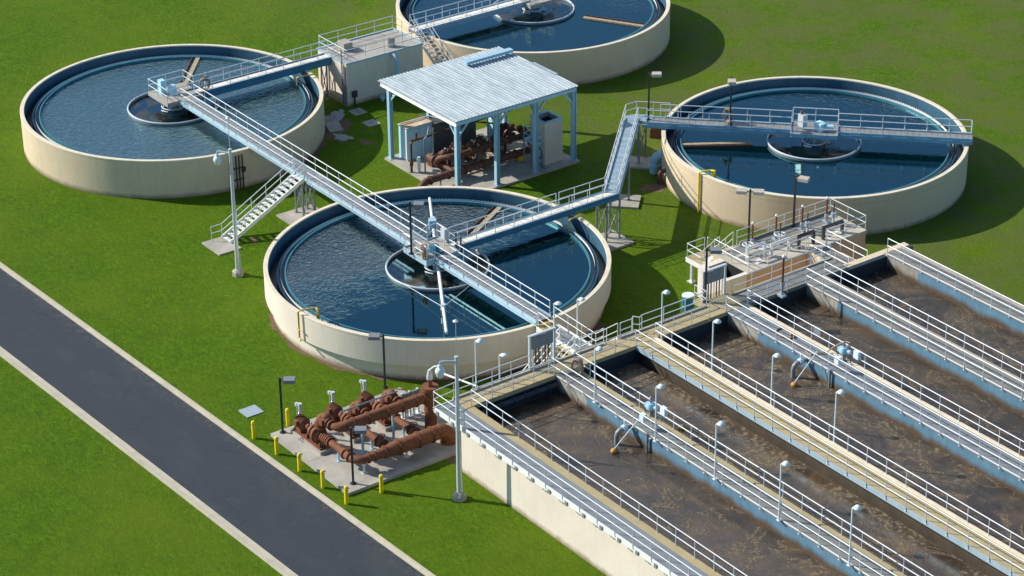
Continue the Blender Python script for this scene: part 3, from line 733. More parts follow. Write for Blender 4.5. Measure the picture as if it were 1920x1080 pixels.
obj('deck_joints', jm, M['galvdark'], bs)['kind'] = 'stuff'
def divider(y0, y1, deckmat, near, far, inset=.05, face='basinwall'):
    obj('dividing_wall', MB().box(BX0 - .3, BX1, y0 + inset, y1 - .05, 1, 4.6), M[face], bs)
    obj('walkway_deck', MB().box(BX0, BX1, y0, y1, 4.6 if inset < .1 else 4.42, BZ), M[deckmat], bs)
    obj('edge_strip', MB().box(BX0, BX1, y0 - .02, y0 + .02, (4.70 if near == 'white' else 4.42), BZ + .012), M[near], bs)
    obj('edge_strip', MB().box(BX0, BX1, y1 - .17, y1 + .04, 4.55, BZ + .09), M[far], bs)
divider(-5.25, -3.85, 'greydeck', 'white', 'tanconc')
divider(.85, 2.35, 'tanconc', 'girder', 'rim', .38, 'sludge')
divider(8.05, 9.65, 'grate_s', 'white', 'rim')
divider(14.6, 16.1, 'greydeck', 'white', 'concrete')
divider(21.6, 23.0, 'greydeck', 'white', 'concrete')
for i, (y0, y1, fm, bk) in enumerate(((-11.3, -5.2, (.57, .70, .85), (-9, .012)), (-3.9, .9, (.49, .56, .8), (-1.2, .045)), (2.3, 8.1, (.50, .60, .85), (5, -.01)), (9.6, 14.65, (.56, .70, .7), (12, 0)), (16.05, 21.65, (.53, .68, .7), (19, .01)))):
    setting('basin_water', MB().box(BX0 - .02, BX1, y0, y1, 1.0, WB), mat_basin_water('basin_water_surface_%s' % 'abcde'[i], i + 1, fm, bk))
def rl(*p, **k): return railing(bs, [q if len(q) == 3 else (q[0], q[1], BZ) for q in p], 1.53, **k)
rl((63, -13.21), (18.72, -13.21)); rl((18.70, -13.2), (18.58, -11.7), (18.58, -6.2), drop=.0)
rl((63, -11.36), (19.85, -11.36)); rl((19.85, -11.36), (19.85, -5.35), first=False)
rl((19.5, -5.5), (19.5, -5.32), (63, -5.32)); rl((63, -3.86), (19.85, -3.86), (19.85, .8)); rl((19.9, .8), (63, .8))
rl((63, 2.32), (19.9, 2.32), (19.9, 8.0)); rl((19.85, 7.98), (63, 7.98)); rl((63, 9.62), (21.2, 9.62), (19.95, 9.62))
rl((18.6, -.66), (18.6, -4.2)); rl((18.62, .6), (18.62, 1.5), (18.40, 1.75), (18.75, 2.0), (18.60, 2.3), (18.60, 7.45), (17.45, 7.45))
rl((18.32, 9.75), (18.32, 18.1)); rl((19.95, 9.7), (19.95, 14.55), (63, 14.55)); rl((63, 16.1), (19.95, 16.1)); rl((63, 21.6), (19.95, 21.6))
# pipe along the cross wall in the nearest basin
pm = MB().tube([(20.12, -11.0, 4.0), (20.14, -10.85, 4.2), (20.14, -10.6, 4.25), (20.14, -5.4, 4.25)], .17, 10)
for i in range(6): pm.tube([(20.14, -10.3 + i * .85, 4.25), (20.14, -10.2 + i * .85, 4.25)], .22, 10)
obj('wall_pipe', pm, M['shadedark'], bs)
# sign plate on the far walkway rail
o = obj('sign_plate', MB().box(25.9, 26.55, 9.66, 9.69, 5.35, 5.85), M['greyplate'], bs)
# tall gate frames beside the cross walkway
def bar_gate(x, y0, y1, z0, z1, label):
    t = thing('bar_gate', label, 'gate', (x, (y0 + y1) / 2, z0), 'bar gates by the cross walkway')
    W[t.name] = (x, (y0 + y1) / 2, z0)
    for y in (y0, y1): obj('frame_post', MB().box(x - .07, x + .07, y - .07, y + .07, z0 - 1.2, z1), M['steel'], t)
    obj('top_beam', MB().box(x - .1, x + .1, y0 - .1, y1 + .1, z1, z1 + .09), M['steel'], t)
    n = 3; w = (y1 - y0 - .2) / n
    for i in range(n): obj('panel', MB().box(x + .02, x + .09, y0 + .1 + i * w, y0 + .1 + (i + 1) * w - .03, z1 - .85, z1 - .06), M['greyplate'], t)
    for i in range(7):
        y = y0 + .2 + (y1 - y0 - .4) * i / 6
        obj('bar', MB().box(x - .02, x + .03, y - .035, y + .035, z0 - .2, z1 - .85), M['dark'] if i % 3 else M['steel'], t)
bar_gate(18.45, -6.1, -4.3, BZ, 6.95, 'barred steel gate frame at the end of the long footbridge')
bar_gate(17.9, 7.75, 9.5, BZ, 6.75, 'barred steel gate frame in front of the pale concrete channel pit')
hose_reel((20.7, -4.15, BZ), (.3, -1), 'hose coil hanging beside the start of the first basin walkway')
# loose hose lying on the third walkway
pts = []
for i in range(34):
    a = i * .42; r = .55 + .05 * math.sin(i * 1.3); pts.append((24.2 + 1.25 * r * math.cos(a), 8.95 + r * .75 * math.sin(a), BZ + .05 + .02 * (i // 15)))
for i in range(1, 13): pts.append((24.8 + i * .2, 8.6 - .02 * i + .05 * math.sin(i), BZ + .05))
for x, y, z in ((27.6, 9.3, BZ + .1), (28.0, 9.55, BZ + .6), (28.6, 9.75, BZ + 1.1), (29.0, 9.8, BZ + 1.15)): pts.append((x, y, z))
tag(obj('loose_hose', MB().tube(pts, .04, 6), M['hose']), 'loose tan hose lying looped on the third basin walkway', 'hose')
# outlet pipes and floats
def rod_float(c, top, label):
    t = thing('float_switch', label, 'float', (c[0], c[1], WB), 'orange float balls on rods')
    obj('ball', MB().ball((c[0], c[1], WB + .08), .21, 16, .85), M['orange'], t)
    obj('rod', MB().tube([(c[0], c[1], WB + .2), top], .03, 8), M['lampwhite'], t)
rod_float((27.45, -6.85), (27.85, -5.3, 5.55), 'orange float ball on a rod in the nearest basin')
rod_float((27.9, 6.45), (28.1, 8.0, 5.55), 'orange float ball on a rod in the third basin')
rod_float((27.75, -2.1), (27.5, -3.8, 5.0), 'orange float ball in the middle of the second basin')
def outlet(x, y, label):
    o = thing('outlet_pipe', label, 'pipe', (x, y, WB), 'gooseneck outlet pipes')
    W[o.name] = (x, y, WB)
    obj('gooseneck', MB().tube([(x - .05, y - .95, WB - .3), (x - .05, y - .95, 4.15), (x - .03, y - .9, 4.38), (x, y - .75, 4.52), (x + .05, y, 4.56)], .14, 12), M['galvdark'], o)
    obj('valve', MB().tube([(x, y - .55, 4.54), (x + .03, y - .3, 4.56)], .21, 12).cyl(x + .02, y - .42, 4.6, 4.95, .05, 8).ball((x + .02, y - .42, 5.0), .07, 8), M['lampwhite'], o)
outlet(26.9, -5.25, 'grey gooseneck outlet pipe on the first walkway wall'); outlet(27.1, 8.05, 'grey gooseneck outlet pipe on the third walkway wall')
for x, y, l in ((28.55, -5.28, 'thin vertical pipe on the first walkway wall beside the gooseneck'), (29.3, 8.02, 'thin vertical pipe on the third walkway wall beside the gooseneck')):
    tag(obj('drop_pipe', MB().cyl(x, y - .06, WB - .4, 4.85, .07, 10), M['galvdark']), l, 'pipe')
def valve_set(x, y, label):
    t = thing('valve_actuator', label, 'valve', (x, y, BZ))
    W[t.name] = (x, y, BZ)
    obj('stem', MB().cyl(x, y, BZ, BZ + .5, .09, 10), M['galvdark'], t)
    obj('actuator', MB().lathe((x, y), [(0, BZ + .98), (.2, BZ + .95), (.27, BZ + .8), (.27, BZ + .6), (.15, BZ + .5), (0, BZ + .5)], 16).tube([(x, y, BZ + .75), (x + .45, y + .1, BZ + .75)], .13, 12).box(x - .42, x - .2, y - .15, y + .15, BZ + .58, BZ + .85), M['bluesteel'], t)
    obj('indicator', MB().cyl(x, y, BZ + .98, BZ + 1.25, .07, 10).ball((x, y, BZ + 1.28), .1, 8), M['galvdark'], t)
    obj('junction_box', MB().box(x + .75, x + 1.15, y + .05, y + .3, BZ + .55, BZ + 1.05), M['lampwhite'], t)
    obj('junction_box', MB().box(x + .5, x + .85, y - 1.25, y - 1.0, BZ + .5, BZ + .95), M['lampwhite'], t)
    cm = MB()
    for dx in (-.3, .2, .5): cm.tube([(x + dx, y, BZ + .6), (x + dx * 1.4, y - .1, BZ + .3), (x + dx * 1.2, y + .1, BZ)], .025, 6)
    obj('cable', cm, M['dark'], t)
valve_set(27.15, -3.95, 'blue valve actuator with pale junction boxes on the first basin walkway')
valve_set(28.9, 9.4, 'blue valve actuator with a pale box on the third basin walkway')
t = thing('sluice_valve', 'tall rusty stem with a white cap standing over the fourth basin', 'valve stem', (20.2, 12.3, BZ))
obj('pedestal', MB().cyl(20.2, 12.3, BZ - .02, BZ + .7, .09, 12).cyl(20.2, 12.3, BZ + .6, BZ + .85, .14, 12).box(19.9, 20.45, 12.1, 12.5, BZ - .12, BZ + .0), M['galvlight'], t)
obj('stem', MB().cyl(20.2, 12.3, BZ + .75, BZ + 2.6, .07, 8), M['rustdark'], t); obj('cap', MB().ball((20.2, 12.3, BZ + 2.65), .11, 8), M['white'], t)

# ================================================================== HEADWORKS
HZ = 3.2
hw = thing('headworks', 'concrete channel structure with gate stems and handwheels between the right tank and the basins', 'concrete structure', (12.5, 19, 0))
obj('wall', MB().box(10.8, 14.3, 14.7, 25.2, 0, HZ - .2), M['peach'], hw)
obj('deck', MB().box(10.72, 14.36, 14.68, 25.25, HZ - .2, HZ), M['hwdeck'], hw)
obj('deck_cover', MB().box(12.25, 12.95, 15.6, 24.4, HZ, HZ + .012).box(11.05, 11.9, 15.4, 24.6, HZ, HZ + .012), M['greydeck'], hw)
obj('parapet', MB().box(10.72, 10.9, 17.0, 25.25, HZ, HZ + .18), M['greydeck'], hw)
obj('pit_wall', MB().box(11.45, 14.25, 12.85, 13.25, 0, 3.1).box(11.45, 11.95, 13.25, 14.68, 0, 3.1).box(13.95, 14.25, 13.25, 14.68, 0, 3.1), M['cream'], hw)
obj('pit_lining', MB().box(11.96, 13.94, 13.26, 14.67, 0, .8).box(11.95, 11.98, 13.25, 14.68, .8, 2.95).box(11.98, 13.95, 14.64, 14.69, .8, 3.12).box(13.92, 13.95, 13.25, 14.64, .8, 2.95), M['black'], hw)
obj('link_walkway', MB().box(14.36, 18.27, 19.85, 21.6, HZ - .9, HZ - .02), M['rim'], hw); obj('deck', MB().box(14.36, 18.27, 20.0, 21.45, HZ - .02, HZ + .02), M['greydeck'], hw)
def hr(*p, **k): return railing(hw, [q if len(q) == 3 else (q[0], q[1], HZ) for q in p], 1.5, **k)
hr((14.28, 14.75), (14.28, 19.75)); hr((10.85, 14.75), (14.28, 14.75), last=False); hr((10.8, 16.75), (10.8, 25.15), (14.28, 25.15))
hr((14.4, 19.9), (18.2, 19.9)); hr((14.4, 21.55), (18.2, 21.55)); hr((14.28, 21.6), (14.28, 25.15), last=False)
LD = 1.65
obj('landing', MB().box(7.8, 9.3, 14.95, 16.6, LD - .06, LD), M['tanconc'], hw)
obj('landing_fascia', MB().box(7.76, 9.34, 14.91, 14.95, LD - .3, LD + .03).box(9.3, 9.34, 14.95, 16.6, LD - .3, LD + .03).box(7.76, 7.8, 14.95, 16.6, LD - .3, LD + .03), M['white'], hw)
for x, y in ((8.3, 15.05), (8.3, 16.5)): obj('landing_leg', MB().box(x - .1, x + .1, y - .1, y + .1, 0, LD - .06).box(x - .25, x + .25, y - .25, y + .25, 0, .05), M['steel'], hw)
stairs(hw, (10.75, 15.85, HZ), (-1, 0), 1.5, HZ - LD, 1.2, 7, 'white', 'tanconc')
stairs(hw, (8.55, 16.65, LD), (0, 1), 2.2, LD, 1.2, 8, 'white', 'tanconc')
hr((9.3, 15.2, LD), (9.3, 14.98, LD), (7.84, 14.98, LD), (7.84, 16.5, LD))
def gate_stem(x, y, h, label):
    t = thing('sluice_valve', label, 'valve stem', (x, y, HZ), 'rusty gate stems on the headworks deck')
    W[t.name] = (x, y, HZ)
    obj('pedestal', MB().cyl(x, y, HZ, HZ + .35, .08, 10).cyl(x, y, HZ + .3, HZ + .58, .14, 12).box(x - .3, x + .3, y - .14, y + .14, HZ + .02, HZ + .08), M['galvlight'], t)
    obj('stem', MB().cyl(x, y, HZ + .6, HZ + h, .065, 8), M['rust'], t); obj('cap', MB().ball((x, y, HZ + h + .05), .1, 8), M['white'], t)
gate_stem(11.6, 17.4, 1.7, 'rusty gate stem nearest the landing stairs'); gate_stem(11.74, 19.36, 1.75, 'second rusty gate stem along the headworks rail')
gate_stem(11.72, 21.72, 1.75, 'rusty gate stem beside the tall dark lamp pole'); gate_stem(11.76, 23.91, 1.75, 'rusty gate stem farthest along the headworks')
def handwheel(x, y, label, hand=True):
    t = thing('handwheel_valve', label, 'valve', (x, y, HZ), 'floor stand valves on the headworks deck')
    W[t.name] = (x, y, HZ)
    obj('stand', MB().cyl(x, y, HZ, HZ + .75, .1, 10, .06), M['steel'], t)
    m = MB()
    if hand:
        m.tube([(x + .36 * math.cos(2 * PI * i / 20), y + .36 * math.sin(2 * PI * i / 20), HZ + .8) for i in range(20)], .035, 6, closed=True)
        for i in range(3): m.tube([(x + .36 * math.cos(PI * i / 3), y + .36 * math.sin(PI * i / 3), HZ + .8), (x - .36 * math.cos(PI * i / 3), y - .36 * math.sin(PI * i / 3), HZ + .8)], .025, 6)
        obj('handwheel', m, M['white'], t)
    else: obj('gearbox', m.cyl(x, y, HZ + .6, HZ + .9, .2, 12).box(x - .1, x + .3, y - .08, y + .08, HZ + .65, HZ + .82), M['galvlight'], t)
    obj('stem', MB().cyl(x, y, HZ + .75, HZ + 1.6, .045, 8), M['dark'], t)
handwheel(12.35, 16.35, 'white handwheel on a floor stand nearest the landing'); handwheel(12.5, 19.05, 'white handwheel on a floor stand between two gate stems')
handwheel(12.39, 21.6, 'blue geared floor stand beside the dark frame', False); handwheel(12.37, 24.0, 'blue geared floor stand farthest along the deck', False)
def stop_frame(x, y0, y1, mat, label):
    t = thing('stoplog_rack', label, 'rack', (x, (y0 + y1) / 2, HZ), 'low frames over the channel')
    W[t.name] = (x, (y0 + y1) / 2, HZ)
    for y in (y0, y1): obj('leg', MB().box(x - .07, x + .07, y - .06, y + .06, HZ, HZ + .95).box(x + .12, x + .17, y - .05, y + .05, HZ, HZ + .9), M[mat], t)
    obj('top_bar', MB().box(x - .06, x + .06, y0, y1, HZ + .88, HZ + .96).box(x + .11, x + .18, y0, y1, HZ + .84, HZ + .92), M[mat], t)
stop_frame(12.95, 15.75, 17.25, 'steel', 'grey channel frame nearest the landing'); stop_frame(13.45, 17.4, 18.95, 'steel', 'second grey channel frame along the deck')
stop_frame(13.6, 19.7, 21.0, 'dark', 'dark channel frame at the link walkway'); stop_frame(13.6, 21.9, 23.6, 'dark', 'dark channel frame farthest along the deck')
for i, (x, y) in enumerate(((12.2, 17.9), (13.55, 16.3), (13.5, 23.6))):
    tag(obj('hatch_cover', MB().box(x - .25, x + .25, y - .3, y + .3, HZ + .014, HZ + .05), M['white']), ('white hatch plate beside the near handwheel', 'white hatch plate next to the grey channel frames', 'white hatch plate beyond the link walkway')[i], 'hatch')
t = thing('plastic_drum', 'blue plastic drum with a pale lid standing behind the cross walkway', 'drum', (11.3, 12.2, 0))
obj('drum_body', MB().lathe((11.3, 12.2), [(0, 0), (.4, 0), (.42, .1), (.42, .38), (.44, .4), (.42, .42), (.42, 1.0), (.4, 1.05), (0, 1.05)], 24), M['drum'], t)
obj('lid', MB().cyl(11.3, 12.2, 1.05, 1.12, .42, 24), M['lampwhite'], t)

# ================================================================== PUMP STATION
PZ = .2
tag(obj('concrete_slab', MB().box(8.72, 17.3, -18.42, -9.0, -.05, PZ), M['pad']), 'broad concrete slab carrying the red brown pumps and pipes', 'slab')
tag(obj('slab_joint', MB().box(8.72, 17.3, -12.02, -11.99, PZ, PZ + .004).box(12.9, 12.93, -18.42, -9.0, PZ, PZ + .004), M['galvdark']), 'dark joints across the pump slab', 'joint')
def fl(m, p, d, r, t=.045, n=20):
    p = Vector(p); d = Vector(d).normalized(); m.tube([p - d * t, p + d * t], r, n)
    u = d.cross(Vector((0, 0, 1)));  u = Vector((1, 0, 0)) if u.length < .01 else u.normalized(); v = d.cross(u)
    for i in range(12):
        a = 2 * PI * i / 12; q = p + (u * math.cos(a) + v * math.sin(a)) * (r - .035)
        m.tube([q - d * (t + .03), q + d * (t + .03)], .02, 5)
def arc(c, p, q, n=6):
    """quarter bend from p to q around corner c"""
    p = Vector(p); q = Vector(q); c = Vector(c); o = p + q - c; out = []
    for i in range(n + 1):
        a = PI / 2 * i / n; out.append(tuple(o + (p - o) * math.cos(a) + (q - o) * math.sin(a)))
    return out
ps = thing('pump_manifold', 'red brown pipe manifold joining the pumps, its big pipes rising to a tall capped riser', 'pipes', (14, -14, PZ))
HX, HHZ = 13.88, 2.35
m = MB().tube([(HX, -16.3, HHZ), (HX, -10.4, HHZ)], .335, 20); 
for y in (-15.75, -14.7, -13.35, -12.3, -11.3): fl(m, (HX, y, HHZ), (0, 1, 0), .40)
m.tube(arc((HX, -16.85, HHZ), (HX - .55, -16.85, HHZ), (HX, -16.3, HHZ)), [.22, .23, .25, .27, .29, .31, .335], 18)
obj('upper_header', m, M['rust'], ps)
m = MB().cyl(13.95, -10.25, PZ, 2.85, .38, 24); fl(m, (13.95, -10.25, 2.95), (0, 0, 1), .52, .1, 24); fl(m, (13.95, -10.25, 1.45), (0, 0, 1), .41, .02, 24); fl(m, (HX, -10.72, HHZ), (0, 1, 0), .42)
m.cyl(13.95, -10.25, 3.05, 3.5, .15, 14); fl(m, (13.95, -10.25, 3.5), (0, 0, 1), .2, .03, 14)
obj('riser', m, M['rust'], ps)
obj('air_valve', MB().lathe((13.95, -10.25), [(.0, 4.18), (.1, 4.15), (.13, 4.0), (.2, 3.7), (.2, 3.55), (0, 3.53)], 16), M['steel'], ps)
LX, LZ2 = 15.95, 1.08
m = MB().tube([(LX, -16.2, LZ2), (LX, -15.75, LZ2), (LX, -15.55, LZ2), (LX, -15.0, LZ2), (LX, -14.75, LZ2), (LX, -14.1, LZ2), (LX, -11.05, LZ2)], [.25, .25, .27, .33, .36, .45, .45], 24)
m.tube(arc((LX, -16.85, LZ2), (LX - .6, -16.85, LZ2), (LX, -16.2, LZ2)), .25, 18)
for y, r in ((-16.1, .32), (-15.65, .33), (-14.95, .40), (-14.0, .52), (-12.6, .52), (-11.6, .52)): fl(m, (LX, y, LZ2), (0, 1, 0), r, .05, 24)
m.tube(arc((LX + .05, -10.35, LZ2), (LX, -11.05, LZ2), (LX + .05, -10.35, LZ2 - .66)) + [(LX + .05, -10.35, PZ)], .46, 24); fl(m, (LX + .05, -10.35, PZ + .06), (0, 0, 1), .56, .05, 24)
obj('lower_header', m, M['rust'], ps)
for x, y, z in ((14.0, -15.2, HHZ - .3), (13.85, -12.9, HHZ - .3), (LX, -16.4, .85), (LX + .02, -13.4, .68)):
    obj('support_post', MB().cyl(x, y, PZ, z, .085 if z > 1 else .06, 10).box(x - .17, x + .17, y - .17, y + .17, PZ, PZ + .03).cyl(x, y, z - .12, z, .13, 10), M['bluesteel'] if z > 1 else M['steel'], ps)
obj('conduit', MB().tube([(12.9, -16.0, 2.75), (12.9, -11.9, 2.78)], .055, 8), M['galvdark'], ps)
def pump(y, label):
    t = thing('pump', label, 'pump', (11, y, PZ), 'red brown pumps on concrete plinths'); W[t.name] = (11, y, PZ)
    obj('plinth', MB().box(9.35, 12.75, y - .55, y + .32, PZ, PZ + .22), M['concrete'], t)
    yb = y - .1
    m = MB().box(9.45, 12.55, yb - .36, yb + .36, PZ + .22, PZ + .32)
    for x in (9.6, 10.9, 12.3): m.box(x, x + .12, yb - .3, yb + .3, PZ + .32, PZ + .6)
    obj('base_frame', m, M['rust'], t)
    zc = 1.1
    m = MB().tube([(9.62, yb, zc), (9.72, yb, zc), (9.74, yb, zc), (10.35, yb, zc), (10.38, yb, zc), (10.5, yb, zc)], [.30, .38, .36, .36, .38, .20], 20).box(9.75, 10.3, yb - .3, yb + .3, PZ + .32, zc - .1)
    for i in range(7): m.tube([(9.82 + i * .075, yb, zc), (9.84 + i * .075, yb, zc)], .395, 20)
    m.box(9.85, 10.2, yb - .52, yb - .3, zc - .1, zc + .25)
    obj('motor', m, M['rust'], t)
    obj('shaft_coupling', MB().tube([(10.5, yb, zc), (11.0, yb, zc)], .1, 12).tube([(10.65, yb, zc), (10.85, yb, zc)], .17, 12), M['rust'], t)
    m = MB().tube([(11.0, yb, zc), (11.15, yb, zc), (11.4, yb, zc), (11.45, yb, zc), (11.75, yb, zc), (11.85, yb, zc), (12.15, yb, zc)], [.2, .34, .40, .3, .48, .5, .34], 20)
    m.tube([(11.75, yb, zc), (11.95, yb, zc)], .55, 24)
    obj('pump_casing', m, M['rust'], t)
    m = MB().cyl(11.95, y, zc + .2, 1.9, .235, 18); fl(m, (11.95, y, 1.62), (0, 0, 1), .34); fl(m, (11.95, y, 1.86), (0, 0, 1), .34)
    m.tube(arc((11.95, y, HHZ + .1), (11.95, y, 1.9), (12.45, y, HHZ + .1)), .25, 18)
    fl(m, (12.45, y, HHZ + .1), (1, 0, 0), .36)
    m.tube([(12.45, y, HHZ + .1), (12.55, y, HHZ + .1), (12.85, y, HHZ + .05), (13.0, y, HHZ), (13.45, y, HHZ)], [.25, .36, .36, .24, .24], 18); m.ball((12.68, y, HHZ + .32), .3, 16, .7)
    m.box(12.5, 12.9, y - .45, y - .3, HHZ - .1, HHZ + .25)
    fl(m, (13.0, y, HHZ), (1, 0, 0), .35); fl(m, (13.3, y, HHZ), (1, 0, 0), .35)
    obj('discharge_pipe', m, M['rust'], t)
    m = MB().tube([(12.15, y, LZ2), (15.4, y, LZ2)], .225, 18)
    for x in (12.3, 12.48, 12.66, 12.84, 13.05, 14.7, 15.2): fl(m, (x, y, LZ2), (1, 0, 0), .33 if x != 14.7 else .36)
    m.tube([(14.85, y, LZ2), (15.1, y, LZ2)], .29, 16); m.cyl(14.97, y, LZ2 + .25, LZ2 + .5, .07, 8).tube([(14.97 + .22 * math.cos(2 * PI * i / 14), y + .22 * math.sin(2 * PI * i / 14), LZ2 + .5) for i in range(14)], .03, 6, closed=True)
    obj('suction_pipe', m, M['rust'], t)
    obj('pipe_foot', MB().cyl(13.9, y, PZ, LZ2 - .2, .06, 10).box(13.75, 14.05, y - .15, y + .15, PZ, PZ + .03), M['bluesteel'], t)
    m = MB().cyl(9.45, y + .15, PZ, 1.98, .105, 12).box(9.1, 9.4, y + .08, y + .2, 1.8, 1.9).cyl(9.45, y + .15, 1.98, 2.02, .13, 12).tube([(9.12, y + .12, 1.85), (9.12, y + .12, PZ)], .025, 6).box(9.05, 9.22, y + .03, y + .2, 1.76, 1.94)
    obj('power_stand', m, M['steel'], t)
    g = MB()
    for x, dz in ((9.7, .4), (11.1, .42)): g.ball((x, yb, zc + dz), .07, 8)
    g.tube([(10.4, y - .62, PZ), (10.4, y - .62, PZ + .32), (10.7, y - .62, PZ + .32), (10.7, y - .62, PZ)], .025, 6)
    obj('gauge', g, M['chrome'], t)
pump(-16.85, 'red brown pump nearest the road'); pump(-14.5, 'red brown pump in the middle of the slab'); pump(-12.2, 'red brown pump nearest the round tank')
t = thing('electric_panel', 'grey electrical panel stand behind the red brown header pipe', 'panel', (12.0, -10.3, PZ))
obj('panel', MB().box(11.95, 12.1, -11.1, -9.75, .75, 1.85), M['greyplate'], t)
for y in (-11.0, -10.45, -9.85): obj('leg', MB().box(11.9, 12.05, y - .06, y + .06, PZ, 1.9).box(11.8, 12.25, y - .2, y + .2, PZ, PZ + .05), M['steel'], t)
for y in (-10.8, -10.65, -10.2): obj('conduit', MB().cyl(12.05, y, PZ, .8, .05, 8), M['galvdark'], t)
tag(obj('vent_pipe', MB().tube([(13.95, -10.25, 4.15), (14.15, -10.05, 4.4), (14.35, -9.9, 4.5), (14.4, -9.9, 4.1), (18.5, -9.95, 4.95)], .05, 8), M['white']), 'thin white pipe sloping from the riser cap to the cross walkway', 'pipe')
tag(obj('lid_cover', MB().box(4.87, 5.97, -18.4, -17.22, 0, .05), M['galvlight']), 'pale grey square cover in the lawn by the road', 'cover')

# bollards
pr = thing('bollard', 'x', 'bollard', (0, 0, 0), 'yellow bollards around the pump slab')
obj('bollard_post', MB().lathe((0, 0), [(.125, 0), (.125, 1.08), (.115, 1.14), (.08, 1.19), (0, 1.21)], 20), M['yellow'], pr)
obj('cap_ring', MB().lathe((0, 0), [(.13, .98), (.133, 1.0), (.13, 1.02)], 20), M['yellowpipe'], pr)
used = []
for (x, y), l in zip(((8.3, -19.33), (8.27, -16.9), (10.74, -19.2), (13.2, -19.14), (15.63, -19.06), (17.94, -18.92), (18.11, -16.62)),
    ('yellow bollard in the lawn nearest the square grey cover', 'yellow bollard behind the dark pole at the far corner of the pump slab', 'first yellow bollard along the kerb from the slab corner with the dark pole',
     'second yellow bollard along the kerb beside the pump slab', 'third yellow bollard along the kerb beside the pump slab', 'yellow bollard at the near corner of the slab by the kerb', 'yellow bollard on the lawn nearest the tall street lamp')):
    place(pr, used, (x, y, 0), random.random() * 6, l)

# ================================================================== LAMPS
def tube_arm(m, p, q, r): return m.tube([p, q], r, 8)
# small pale basin lamps
pr = thing('basin_lamp', 'x', 'lamp', (0, 0, 0), 'slim pale lamps on the basins')
obj('pole', MB().cyl(0, 0, -.02, 3.3, .045, 8).box(-.1, .1, -.1, .1, -.02, .03), M['lampwhite'], pr)
obj('lamp_head', MB().tube([(0, 0, 3.28), (.02, .02, 3.36), (.10, .12, 3.42)], .05, 8).lathe((.17, .19), [(0, 3.52), (.12, 3.49), (.21, 3.40), (.22, 3.34), (.16, 3.29), (0, 3.27)], 18), M['lampwhite'], pr)
used = []
for x, y, z, s, l in ((23.8, -5.4, BZ, 1.04, 'slim pale lamp at the start of the first basin walkway'), (29.35, -5.4, BZ, 1.04, 'slim pale lamp beside the blue valve actuator on the first walkway'),
                   (34.5, -5.4, BZ, 1.04, 'third slim pale lamp along the first basin walkway'), (39.75, -5.4, BZ, 1.04, 'fourth slim pale lamp along the first basin walkway'), (45.2, -5.4, BZ, 1.04, 'fifth slim pale lamp along the first basin walkway'),
                   (20.35, 2.42, BZ, .98, 'slim pale lamp where the second walkway meets the cross walkway'), (25.05, 2.42, BZ, .98, 'second slim pale lamp along the second basin walkway'), (30.3, 2.42, BZ, .98, 'third slim pale lamp along the second basin walkway'), (35.6, 2.42, BZ, .98, 'fourth slim pale lamp along the second basin walkway'),
                   (18.5, -10.05, BZ, .97, 'tall slim pale lamp in front of the central tank wall'), (18.5, -8.35, BZ, .53, 'short slim pale lamp in front of the central tank wall'),
                   (13.7, -.7, LZ, .76, 'short pale lamp at the near rail where the footbridge leaves the tank'), (14.25, .7, LZ, .78, 'short pale lamp at the far rail where the footbridge leaves the tank')):
    place(pr, used, (x, y, z), 0, l, (1, 1, s))
# dark square headed poles
def flood(heads, pole_mat='dark', head_mat='head'):
    t = thing('flood_lamp', 'x', 'lamp post', (0, 0, 0), 'dark poles with square lamp heads')
    obj('pole', MB().box(-.065, .065, -.065, .065, 0, 3.78).cyl(0, 0, 0, .03, .2, 12).cyl(0, 0, .03, .1, .12, 12), M[pole_mat], t)
    for a in heads:
        d = Vector((math.cos(a), math.sin(a))); m = MB().obox(d * .05, d * .25, .12, 3.56, 3.68); m2 = MB()
        p = d * .22; q = d * .92; n = Vector((-d.y, d.x)) * .29
        c4 = [p - n, q - n, q + n, p + n]
        m.hexa([(k.x, k.y, 3.50) for k in c4], [(k.x * .98, k.y * .98, 3.72) for k in c4])
        h = obj('lamp_head', m, M[head_mat], t)
        g = d * .57; obj('lens', MB().obox(d * .35, d * .8, .4, 3.485, 3.498), M['glassy'], h)
    return t
fa = flood([0]); used = []
for x, y, z, a, l in ((9.06, -17.75, PZ, 54, 'dark pole with a square lamp head at the road corner of the pump slab'), (16.58, -17.58, PZ, 54, 'dark pole with a square lamp head in front of the lower header pipe'),
                   (8.2, -9.75, PZ, 234, 'dark pole with a square lamp head between the pumps and the central tank'), (-.96, -1.42, DZ, 50, 'dark pole with a square lamp head on the platform over the central tank'),
                   (18.1, 7.8, BZ, 54, 'dark pole with a square lamp head in front of the barred gate by the pit')):
    place(fa, used, (x, y, z), math.radians(a), l)
fb = flood([0], 'dark', 'headlight'); used = []
for x, y, z, a, l in ((-8.8, 25.1, DZ, 54, 'dark pole with a pale square lamp head at the top landing of the diagonal walkway'), (-4.49, 29.32, DZ, -37, 'dark pole with a pale square lamp head on the bridge over the right tank'),
                   (10.93, 21.7, HZ, 30, 'dark pole with a single pale lamp head on the headworks rail')):
    place(fb, used, (x, y, z), math.radians(a), l)
fc = flood([0, PI], 'dark', 'headlight'); place(fc, [], (10.74, 17.84, HZ), math.radians(45), 'dark pole with two pale square lamp heads on the headworks')
